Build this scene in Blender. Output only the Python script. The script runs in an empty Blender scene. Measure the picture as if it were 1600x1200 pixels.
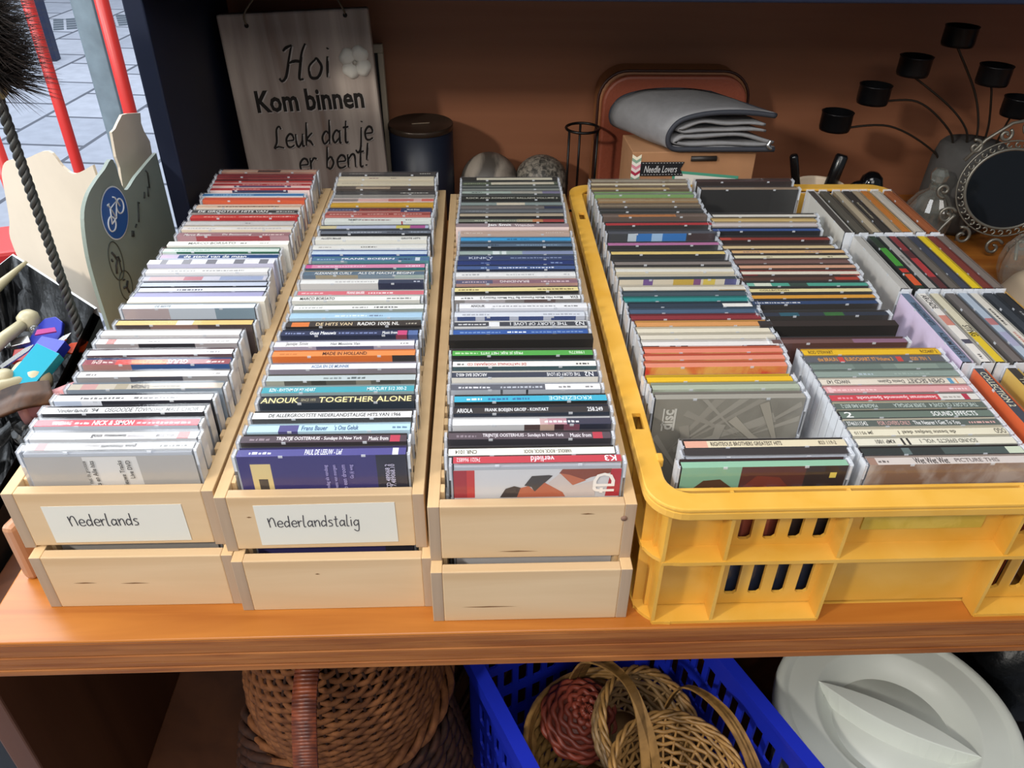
import bpy, math, random
from mathutils import Vector, Matrix
random.seed(7)
S = bpy.context.scene
COL = S.collection
PI = math.pi

# ------------------------------------------------------------------ camera
cam_d = bpy.data.cameras.new('camera'); cam = bpy.data.objects.new('camera', cam_d); COL.objects.link(cam)
def cam_matrix(loc, pitch, yaw, roll):
    rz = Matrix.Rotation(yaw, 3, 'Z'); rx = Matrix.Rotation(pitch, 3, 'X'); ry = Matrix.Rotation(roll, 3, 'Y')
    m = rz @ rx @ ry                                   # columns: right, forward, up
    r, f, u = m.col[0], m.col[1], m.col[2]
    k = Matrix(((r[0], u[0], -f[0]), (r[1], u[1], -f[1]), (r[2], u[2], -f[2])))
    return Matrix.Translation(loc) @ k.to_4x4()
cam.matrix_world = cam_matrix((0.0370, -0.3894, 0.5035), -0.6116, -0.0475, -0.0156)
cam_d.sensor_width = 36.0
cam_d.lens = 36.0 * 1249.94 / 1600.0
cam_d.clip_start = 0.01; cam_d.clip_end = 100
S.camera = cam

# ------------------------------------------------------------------ light and exposure
S.view_settings.view_transform = 'Standard'
S.view_settings.look = 'None'
S.view_settings.gamma = 1.0
S.view_settings.use_curve_mapping = False
S.view_settings.exposure = 0.0
S.render.film_transparent = False
S.cycles.max_bounces = 8
S.cycles.transparent_max_bounces = 16
W = bpy.data.worlds.new('daylight'); S.world = W; W.use_nodes = True
W.node_tree.nodes['Background'].inputs[0].default_value = (0.80, 0.90, 1.0, 1)
W.node_tree.nodes['Background'].inputs[1].default_value = 0.22
def area(name, loc, target, sx, sy, power, colour):
    d = bpy.data.lights.new(name, 'AREA'); d.shape = 'RECTANGLE'; d.size = sx; d.size_y = sy
    d.energy = power; d.color = colour
    o = bpy.data.objects.new(name, d); COL.objects.link(o); o.location = loc
    o.rotation_euler = (Vector(target) - Vector(loc)).to_track_quat('-Z', 'Y').to_euler()
    return o
area('doorway_sun_glow', (-1.53, -1.05, 1.31), (0.10, 0.40, 0.05), 0.16, 0.16, 30, (1.0, 0.95, 0.87))
area('front_fill', (0.15, -1.60, 1.45), (0.15, 0.45, 0.05), 1.2, 0.7, 14, (1.0, 0.95, 0.90))  # soft fill from the viewer's side, added to lift the shadows
area('overhead_fill', (-0.25, -0.70, 2.0), (0.0, 0.15, 0.0), 1.2, 0.9, 24, (0.97, 0.98, 1.0))  # fill from above, added to brighten the upward faces
area('open_door_daylight', (-1.9, 0.35, 1.05), (-0.1, 0.25, 0.0), 1.0, 1.0, 30, (0.84, 0.92, 1.0))
area('street_daylight', (-2.4, 4.2, 4.0), (-2.4, 4.6, -0.8), 5.0, 5.0, 560, (0.92, 0.96, 1.0))

# ------------------------------------------------------------------ materials (all procedural)
MC = {}
def lin(h):
    h = h.lstrip('#'); v = [int(h[i:i+2], 16) / 255 for i in (0, 2, 4)]
    return tuple((c / 12.92 if c <= .04045 else ((c + .055) / 1.055) ** 2.4) for c in v) + (1,)
def new(name):
    m = bpy.data.materials.new(name); m.use_nodes = True; nt = m.node_tree
    return m, nt, nt.nodes['Principled BSDF']
def plain(h, rough=.45, spec=.5, metal=0.0, bump=0.0, var=0.0, scale=60):
    key = (h, rough, spec, metal, bump, var, scale)
    if key in MC: return MC[key]
    m, nt, b = new('paint_' + h.strip('#'))
    b.inputs['Roughness'].default_value = rough; b.inputs['Metallic'].default_value = metal
    b.inputs['Specular IOR Level'].default_value = spec
    c = lin(h); b.inputs['Base Color'].default_value = c
    if var or bump:
        tc = nt.nodes.new('ShaderNodeTexCoord'); n = nt.nodes.new('ShaderNodeTexNoise')
        n.inputs['Scale'].default_value = scale; n.inputs['Detail'].default_value = 5
        nt.links.new(tc.outputs['Object'], n.inputs['Vector'])
        if var:
            r = nt.nodes.new('ShaderNodeValToRGB')
            r.color_ramp.elements[0].position = .3; r.color_ramp.elements[1].position = .7
            r.color_ramp.elements[0].color = tuple(x * (1 - var) for x in c[:3]) + (1,)
            r.color_ramp.elements[1].color = tuple(min(1, x * (1 + var)) for x in c[:3]) + (1,)
            nt.links.new(n.outputs['Fac'], r.inputs['Fac']); nt.links.new(r.outputs['Color'], b.inputs['Base Color'])
        if bump:
            bp = nt.nodes.new('ShaderNodeBump'); bp.inputs['Strength'].default_value = bump; bp.inputs['Distance'].default_value = .003
            nt.links.new(n.outputs['Fac'], bp.inputs['Height']); nt.links.new(bp.outputs['Normal'], b.inputs['Normal'])
    MC[key] = m; return m
def two_tone(name, h1, h2, scale, stretch=(1, 1, 1), rough=.4, lo=.42, hi=.58, bump=0, spec=.5, third=None):
    if name in MC: return MC[name]
    m, nt, b = new(name)
    tc = nt.nodes.new('ShaderNodeTexCoord'); mp = nt.nodes.new('ShaderNodeMapping'); n = nt.nodes.new('ShaderNodeTexNoise')
    mp.inputs['Scale'].default_value = stretch; n.inputs['Scale'].default_value = scale; n.inputs['Detail'].default_value = 6
    n.inputs['Distortion'].default_value = .6
    r = nt.nodes.new('ShaderNodeValToRGB')
    r.color_ramp.elements[0].position = lo; r.color_ramp.elements[0].color = lin(h1)
    r.color_ramp.elements[1].position = hi; r.color_ramp.elements[1].color = lin(h2)
    if third:
        e = r.color_ramp.elements.new(third[0]); e.color = lin(third[1])
    nt.links.new(tc.outputs['Object'], mp.inputs['Vector']); nt.links.new(mp.outputs['Vector'], n.inputs['Vector'])
    nt.links.new(n.outputs['Fac'], r.inputs['Fac']); nt.links.new(r.outputs['Color'], b.inputs['Base Color'])
    b.inputs['Roughness'].default_value = rough; b.inputs['Specular IOR Level'].default_value = spec
    if bump:
        bp = nt.nodes.new('ShaderNodeBump'); bp.inputs['Strength'].default_value = bump; bp.inputs['Distance'].default_value = .002
        nt.links.new(n.outputs['Fac'], bp.inputs['Height']); nt.links.new(bp.outputs['Normal'], b.inputs['Normal'])
    MC[name] = m; return m
def clear(name, tint, gloss, haze, hazecol=(.85, .92, 1, 1), rough=.08):
    if name in MC: return MC[name]
    m = bpy.data.materials.new(name); m.use_nodes = True; nt = m.node_tree; nt.nodes.clear()
    out = nt.nodes.new('ShaderNodeOutputMaterial'); tr = nt.nodes.new('ShaderNodeBsdfTransparent'); gl = nt.nodes.new('ShaderNodeBsdfGlossy')
    df = nt.nodes.new('ShaderNodeBsdfDiffuse'); fr = nt.nodes.new('ShaderNodeLayerWeight'); pw = nt.nodes.new('ShaderNodeMath'); ad = nt.nodes.new('ShaderNodeMath'); m1 = nt.nodes.new('ShaderNodeMixShader'); m2 = nt.nodes.new('ShaderNodeMixShader')
    mu = nt.nodes.new('ShaderNodeMath'); mu.operation = 'MULTIPLY'; mu.inputs[1].default_value = gloss
    tr.inputs[0].default_value = tint; gl.inputs['Roughness'].default_value = rough; df.inputs[0].default_value = hazecol
    fr.inputs[0].default_value = .5; pw.operation = 'POWER'; pw.inputs[1].default_value = 4.0; ad.operation = 'ADD'; ad.inputs[1].default_value = .05; ad.use_clamp = True
    nt.links.new(fr.outputs['Facing'], pw.inputs[0]); nt.links.new(pw.outputs[0], ad.inputs[0]); mu.use_clamp = True; m1.inputs[0].default_value = haze
    nt.links.new(tr.outputs[0], m1.inputs[1]); nt.links.new(df.outputs[0], m1.inputs[2])
    nt.links.new(ad.outputs[0], mu.inputs[0]); nt.links.new(mu.outputs[0], m2.inputs[0])
    nt.links.new(m1.outputs[0], m2.inputs[1]); nt.links.new(gl.outputs[0], m2.inputs[2]); nt.links.new(m2.outputs[0], out.inputs[0])
    MC[name] = m; return m
def wood(name, h1, h2, axis='x', rough=.45, fine=90, spec=.4, mark=None, bump=.15):
    st = {'x': (.06, 1, 1), 'y': (1, .06, 1), 'z': (1, 1, .06)}[axis]
    return two_tone(name, h1, h2, fine, st, rough, .3, .72, bump, spec, mark)

M_MAPLE = wood('maple_x', '#c6a57c', '#dcc19c', 'x', .5, 30, .35)
M_MAPLE_Y = wood('maple_y', '#cba677', '#e0c092', 'y', .5, 34, .35)
M_END = wood('maple_end_grain', '#a08a74', '#b89f86', 'z', .6, 50, .25)
M_SHELF = wood('varnished_beech', '#9a561c', '#bb7630', 'x', .32, 60, .5, (.2, '#7a4214'))
M_PLY = wood('plywood_edge', '#7f451a', '#a86a34', 'x', .5, 140, .3)
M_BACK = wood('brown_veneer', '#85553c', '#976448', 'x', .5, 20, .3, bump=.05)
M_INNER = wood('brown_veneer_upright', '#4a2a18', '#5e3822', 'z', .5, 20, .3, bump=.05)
M_NAVY = plain('#111a30', .5, .4, var=.1, scale=20)
M_CASE = clear('clear_jewel_case', (.985, .99, 1, 1), .7, .015)
M_CASE_END = clear('clear_jewel_case_edge', (.95, .97, 1, 1), 1.0, .6, (.95, .97, 1, 1))
M_TRAY = plain('#222124', .35)
M_TRAY_GREY = plain('#b9bcc2', .3)
M_YEL = two_tone('yellow_crate_plastic', '#d69f38', '#e0ae4e', 25, (1, 1, 1), .36, .3, .7, .05)
M_WHITE = plain('#efede8', .6)
M_GLASS = clear('cut_glass', (.86, .88, .84, 1), 1.6, .12, (.6, .62, .58, 1), .05)

# ------------------------------------------------------------------ mesh helpers
class MB:
    def __init__(s): s.v = []; s.f = []; s.mi = []; s.mats = []; s.sm = []
    def m(s, mat):
        if mat not in s.mats: s.mats.append(mat)
        return s.mats.index(mat)
    def add(s, vs, fs, mat, smooth=False):
        o = len(s.v); s.v += [tuple(p) for p in vs]; k = s.m(mat)
        for f in fs: s.f.append(tuple(i + o for i in f)); s.mi.append(k); s.sm.append(smooth)
        return s
    def box(s, x0, x1, y0, y1, z0, z1, mat, endmat=None):
        vs = [(x0, y0, z0), (x1, y0, z0), (x1, y1, z0), (x0, y1, z0), (x0, y0, z1), (x1, y0, z1), (x1, y1, z1), (x0, y1, z1)]
        s.add(vs, [(0, 3, 2, 1), (4, 5, 6, 7), (2, 3, 7, 6)], mat)
        o = len(s.v) - 8
        e = s.m(endmat or mat); k = s.m(mat)
        s.f += [(o, o + 1, o + 5, o + 4)]; s.mi.append(e); s.sm.append(False)
        s.f += [(o + 1, o + 2, o + 6, o + 5), (o + 3, o, o + 4, o + 7)]; s.mi += [k, k]; s.sm += [False, False]
        return s
    def quad(s, a, b, c, d, mat): return s.add([a, b, c, d], [(0, 1, 2, 3)], mat)
    def tube(s, pts, r, mat, n=8, caps=True, closed=False, smooth=True):
        pts = [Vector(p) for p in pts]; N = len(pts); vs = []
        up = Vector((0, 0, 1)); prev = None
        for i, p in enumerate(pts):
            if closed: t = pts[(i + 1) % N] - pts[i - 1]
            else: t = pts[min(i + 1, N - 1)] - pts[max(i - 1, 0)]
            if t.length < 1e-9: t = Vector((0, 0, 1))
            t.normalize()
            if prev is None:
                a = t.cross(up)
                if a.length < .05: a = t.cross(Vector((1, 0, 0)))
            else:
                a = prev - t * prev.dot(t)
                if a.length < 1e-6: a = t.cross(up)
            a.normalize(); prev = a; b = t.cross(a)
            rr = r[i] if isinstance(r, (list, tuple)) else r
            for k in range(n):
                w = 2 * PI * k / n; vs.append(p + (a * math.cos(w) + b * math.sin(w)) * rr)
        fs = []
        for i in range(N if closed else N - 1):
            j = (i + 1) % N
            for k in range(n): fs.append((i * n + k, i * n + (k + 1) % n, j * n + (k + 1) % n, j * n + k))
        if caps and not closed: fs += [tuple(range(n))[::-1], tuple(range((N - 1) * n, N * n))]
        return s.add(vs, fs, mat, smooth)
    def lathe(s, prof, mat, n=40, cx=0, cy=0, smooth=True, sx=1, sy=1, cap=True):
        vs = []; fs = []
        for r, z in prof:
            for k in range(n): vs.append((cx + sx * r * math.cos(2 * PI * k / n), cy + sy * r * math.sin(2 * PI * k / n), z))
        for i in range(len(prof) - 1):
            for k in range(n): fs.append((i * n + k, i * n + (k + 1) % n, (i + 1) * n + (k + 1) % n, (i + 1) * n + k))
        if prof[0][0] > 1e-5: fs.append(tuple(range(n))[::-1])
        if cap and prof[-1][0] > 1e-5: fs.append(tuple(range((len(prof) - 1) * n, len(prof) * n)))
        return s.add(vs, fs, mat, smooth)
    def prism(s, poly, vec, mat, side=None):
        n = len(poly); v = Vector(vec); a = [Vector(p) for p in poly]
        s.add(a + [p + v for p in a], [tuple(range(n)), tuple(range(2 * n - 1, n - 1, -1))], mat)
        o = len(s.v) - 2 * n; k = s.m(side or mat)
        for i in range(n): s.f.append((o + i, o + n + i, o + n + (i + 1) % n, o + (i + 1) % n)); s.mi.append(k); s.sm.append(False)
        return s
    def mesh(s, name):
        me = bpy.data.meshes.new(name); me.from_pydata(s.v, [], s.f)
        for m in s.mats: me.materials.append(m)
        me.polygons.foreach_set('material_index', s.mi); me.polygons.foreach_set('use_smooth', s.sm)
        me.update(); return me
    def build(s, name, parent=None, bevel=0, fix=True, loc=None, rot=None):
        me = s.mesh(name)
        if fix:
            import bmesh
            bm = bmesh.new(); bm.from_mesh(me); bmesh.ops.recalc_face_normals(bm, faces=bm.faces); bm.to_mesh(me); bm.free()
        o = bpy.data.objects.new(name, me); COL.objects.link(o)
        if parent: o.parent = parent
        if loc: o.location = loc
        if rot: o.rotation_euler = rot
        if bevel:
            md = o.modifiers.new('bevel', 'BEVEL'); md.width = bevel; md.segments = 2; md.limit_method = 'ANGLE'; md.angle_limit = .7
        return o
def tag(o, label, cat, group=None):
    o['label'] = label; o['category'] = cat
    if group: o['group'] = group
    return o
def thing(name, label, cat, loc=(0, 0, 0), rz=0, group=None, rot=None):
    o = bpy.data.objects.new(name, None); COL.objects.link(o); o.empty_display_size = .02
    o.location = loc; o.rotation_euler = rot or (0, 0, rz)
    return tag(o, label, cat, group)
def structure(o): o['kind'] = 'structure'; return o

# text: glyph outlines once per string, then fitted to a box
TX = {}
DG = None
def glyphs(txt, shear=0.0, bold=0.0):
    key = (txt, shear, bold)
    if key in TX: return TX[key]
    cu = bpy.data.curves.new('lettering', 'FONT'); cu.body = txt; cu.resolution_u = 2; cu.shear = shear; cu.offset = bold
    o = bpy.data.objects.new('lettering', cu); COL.objects.link(o)
    bpy.context.view_layer.update()
    me = bpy.data.meshes.new_from_object(o.evaluated_get(bpy.context.evaluated_depsgraph_get()))
    vs = [(v.co.x, v.co.y) for v in me.vertices]; fs = [tuple(p.vertices) for p in me.polygons]
    bpy.data.objects.remove(o); bpy.data.curves.remove(cu); bpy.data.meshes.remove(me)
    x0 = min(v[0] for v in vs); x1 = max(v[0] for v in vs); y0 = min(0, min(v[1] for v in vs)); y1 = max(.7, max(v[1] for v in vs))
    TX[key] = ([((x - x0) / (x1 - x0), (y - y0) / (y1 - y0)) for x, y in vs], fs, (x1 - x0) / (y1 - y0))
    return TX[key]
def put_text(mb, txt, org, ux, uy, mat, shear=0, bold=0.0):
    vs, fs, _ = glyphs(txt, shear, bold); org, ux, uy = Vector(org), Vector(ux), Vector(uy)
    mb.add([org + ux * a + uy * b for a, b in vs], fs, mat)
    return mb

# handwriting: pen strokes per letter
PEN = {
 'n': (.75, [[(0, 1), (.06, 0)], [(.05, .6), (.3, .98), (.52, .85), (.58, 0)]]),
 'N': (1.0, [[(0, 1.45), (.12, 0)], [(.06, .8), (.35, 1.45), (.65, 1.35), (.78, .1)]]),
 'e': (.8, [[(.05, .5), (.6, .55), (.55, .9), (.3, 1), (.05, .65), (.1, .15), (.35, 0), (.65, .15)]]),
 'd': (.85, [[(.58, .75), (.3, .95), (.03, .5), (.2, .02), (.58, .35)], [(.62, 1.8), (.6, 0)]]),
 'r': (.6, [[(0, 1), (.06, 0)], [(.05, .6), (.25, .95), (.48, .9)]]),
 'l': (.45, [[(.1, 1.85), (.02, .15), (.25, 0)]]),
 'a': (.85, [[(.55, .8), (.3, .95), (.03, .5), (.18, .03), (.55, .4)], [(.6, .95), (.58, .1), (.72, 0)]]),
 's': (.7, [[(.5, .95), (.2, 1), (.08, .75), (.42, .45), (.4, .08), (.03, .02)]]),
 't': (.6, [[(.25, 1.6), (.2, .1), (.42, 0)], [(0, 1.1), (.45, 1.15)]]),
 'i': (.35, [[(.08, 1), (.08, 0)], [(.08, 1.35), (.1, 1.4)]]),
 'g': (.8, [[(.55, .8), (.3, .95), (.03, .5), (.2, .05), (.55, .4)], [(.6, .98), (.55, -.6), (.3, -.85), (0, -.6)]]),
}
def smooth_pts(p, n=5):
    out = []
    for i in range(len(p) - 1):
        a = p[max(i - 1, 0)]; b = p[i]; c = p[i + 1]; d = p[min(i + 2, len(p) - 1)]
        for k in range(n):
            t = k / n
            out.append(tuple(.5 * (2 * b[j] + (c[j] - a[j]) * t + (2 * a[j] - 5 * b[j] + 4 * c[j] - d[j]) * t * t + (3 * b[j] - a[j] - 3 * c[j] + d[j]) * t ** 3) for j in range(len(b))))
    out.append(tuple(p[-1])); return out
def handwriting(mb, word, x, z, y, s, mat, r):
    for ch in word:
        w, strokes = PEN[ch]
        for st in strokes:
            mb.tube([(x + px * s, y, z + pz * s) for px, pz in smooth_pts(st)], r, mat, 5)
        x += w * s
    return x

# ------------------------------------------------------------------ setting
def brick_floor():
    m, nt, b = new('grey_street_pavers'); tc = nt.nodes.new('ShaderNodeTexCoord'); mp = nt.nodes.new('ShaderNodeMapping')
    br = nt.nodes.new('ShaderNodeTexBrick'); mp.inputs['Rotation'].default_value = (0, 0, PI / 2 + .10)
    br.inputs['Scale'].default_value = 1.0; br.inputs['Brick Width'].default_value = .44; br.inputs['Row Height'].default_value = .44
    br.inputs['Mortar Size'].default_value = .012; br.inputs['Color1'].default_value = lin('#9ba3b4'); br.inputs['Color2'].default_value = lin('#a9b0c0'); br.inputs['Mortar'].default_value = lin('#575d6b')
    n = nt.nodes.new('ShaderNodeTexNoise'); n.inputs['Scale'].default_value = 14; n.inputs['Detail'].default_value = 8
    mx = nt.nodes.new('ShaderNodeMix'); mx.data_type = 'RGBA'; mx.blend_type = 'MULTIPLY'; mx.inputs[0].default_value = .35
    nt.links.new(tc.outputs['Object'], mp.inputs['Vector']); nt.links.new(mp.outputs['Vector'], br.inputs['Vector']); nt.links.new(tc.outputs['Object'], n.inputs['Vector'])
    nt.links.new(br.outputs['Color'], mx.inputs[6]); nt.links.new(n.outputs['Fac'], mx.inputs[7]); nt.links.new(mx.outputs[2], b.inputs['Base Color'])
    b.inputs['Roughness'].default_value = .8
    return m
fl = MB().quad((-9, -4, -.8), (4, -4, -.8), (4, 12, -.8), (-9, 12, -.8), brick_floor()).build('floor'); structure(fl)

# ------------------------------------------------------------------ cabinet (hutch: deep base, shallow dark top)
cab = thing('cabinet', 'brown wooden hutch cabinet with dark navy upper side, holding all the crates', 'cabinet', (0, 0, -.8))
def P_(mb, name, bevel=0, label=None):
    for i, v in enumerate(mb.v): mb.v[i] = (v[0], v[1], v[2] + .8)
    o = mb.build(name, cab, bevel)
    if label: o['label'] = label
    return o
b = MB().box(-.34, 1.2, 0.0, .87, -.003, 0, M_SHELF); P_(b, 'shelf_top', .0012)
b = MB()
for i, (z0, z1) in enumerate(((-.011, -.003), (-.019, -.0115), (-.027, -.0195), (-.034, -.0275), (-.041, -.0345))):
    b.box(-.34, 1.2, (.0, .0012, .0006, .0014, .0008)[i], .87, z0, z1, M_PLY)
b.box(-.339, 1.199, .003, .869, -.0405, -.004, M_PLY); P_(b, 'shelf_edge', .0008, 'layered plywood front edge')
P_(MB().box(-.34, 1.2, .87, .888, -.8, 1.3, M_BACK), 'back_panel')
P_(MB().box(-.34, -.318, .555, .87, 0, 1.3, M_NAVY), 'upper_side_panel', .002, 'dark navy upper side')
P_(MB().box(-.318, 1.18, .55, .87, .3465, .372, M_NAVY), 'upper_shelf', .002, 'dark navy shelf above')
P_(MB().box(1.18, 1.2, .55, .87, 0, 1.3, M_NAVY), 'upper_side_panel', .002)
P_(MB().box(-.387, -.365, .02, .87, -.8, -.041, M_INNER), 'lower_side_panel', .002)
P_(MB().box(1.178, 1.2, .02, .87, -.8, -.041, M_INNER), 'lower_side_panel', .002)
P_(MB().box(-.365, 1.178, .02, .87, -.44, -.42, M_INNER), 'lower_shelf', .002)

# ------------------------------------------------------------------ wooden CD crates
CW, CH = .149, .0545
def wood_crate(x, y, yaw, z0, length, label, base, lift):
    t = thing('wooden_crate', label, 'crate', (x, y, z0), yaw, 'stacked wooden CD crates')
    th = .0085; h = CH
    MB().box(th, CW - th, 0, .0085, lift, h, M_MAPLE).build('front_panel', t, .0008)
    MB().box(th, CW - th, length - .0085, length, lift, h, M_MAPLE).build('back_panel', t, .0008)
    for s in (0, 1):
        b = MB(); x0, x1 = (0, th) if s == 0 else (CW - th, CW)
        b.box(x0, x1, 0, length, 0, h, M_MAPLE_Y, M_END)
        k = .0165
        while k < length - .02:                                    # the toothed inner face that holds the cases apart
            if s == 0: b.box(.0084, .0118, k, k + .0085, lift, h - .0006, M_MAPLE_Y)
            else: b.box(CW - .0118, CW - .0084, k, k + .0085, lift, h - .0006, M_MAPLE_Y)
            k += .0158
        b.build('side_panel', t, .0006)
    if base: MB().box(.006, CW - .006, .004, length - .004, .0003, .0023, M_MAPLE_Y).build('base_panel', t)
    return t
M_INK = plain('#35333a', .6); M_CARD = plain('#d9d6cb', .7)
def crack(t, x, z, w, y=-.0002):
    MB().add([(x, y, z), (x + w * .4, y, z - .0006), (x + w, y, z - .0002), (x + w * .5, y, z + .0007)], [(0, 1, 2, 3)], plain('#7a5636', .8)).build('grain_crack', t, fix=False)
L = .580
W1l = wood_crate(-.2987, .0333, -.006, 0, L, 'leftmost wooden crate of the bottom layer, under the Nederlands crate', True, 0)
W2l = wood_crate(-.1492, .0257, -.0015, 0, L, 'middle wooden crate of the bottom layer, under the Nederlandstalig crate', True, 0)
W3l = wood_crate(-.0015, .0112, -.003, 0, L, 'bottom wooden crate beside the yellow crate, under the unlabelled crate', True, 0)
W1 = wood_crate(-.3051, .0438, -.0015, CH, L, 'pale wooden crate with white card label reading Nederlands', False, .0022)
W2 = wood_crate(-.1538, .0362, .0015, CH, L, 'pale wooden crate with white card label reading Nederlandstalig', False, .0022)
W3 = wood_crate(-.0018, .0228, -.004, CH, L, 'unlabelled pale wooden crate on top, beside the yellow plastic crate', False, .0022)
def card(t, x0, x1, z0, z1, word, hx, hz, s, skew):
    p = MB().prism([(x0, -.0004, z1), (x1, -.0004, z1 + skew), (x1 + .0003, -.0004, z0 + skew), (x0 + .0003, -.0004, z0)], (0, .0003, 0), M_CARD).build('paper_label', t)
    p['label'] = 'white card with handwritten word'
    b = MB(); handwriting(b, word, hx, hz, -.0006, s, M_INK, .00035); h = b.build('handwriting', p); h['label'] = 'dark handwritten word'
card(W1, .0245, .124, .0055, .0420, 'Nederlands', .0405, .0225, .0066, .0004)
card(W2, .0265, .1275, .0065, .0465, 'Nederlandstalig', .0350, .0250, .0062, .001)
for t, x, z, w in ((W1l, .025, .027, .018), (W1l, .06, .026, .022), (W3, .05, .009, .03), (W3, .1085, .046, .011), (W3l, .022, .016, .042), (W2l, .06, .04, .004), (W2, .02, .035, .004)): crack(t, x, z, w)
MB().lathe([(0, 0), (.0024, 0), (.0024, .0004), (0, .0004)], plain('#8a6a58', .7), 16).build('wood_knot', W3, loc=(.1405, -.0001, .041), rot=(PI / 2, 0, 0))

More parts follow.
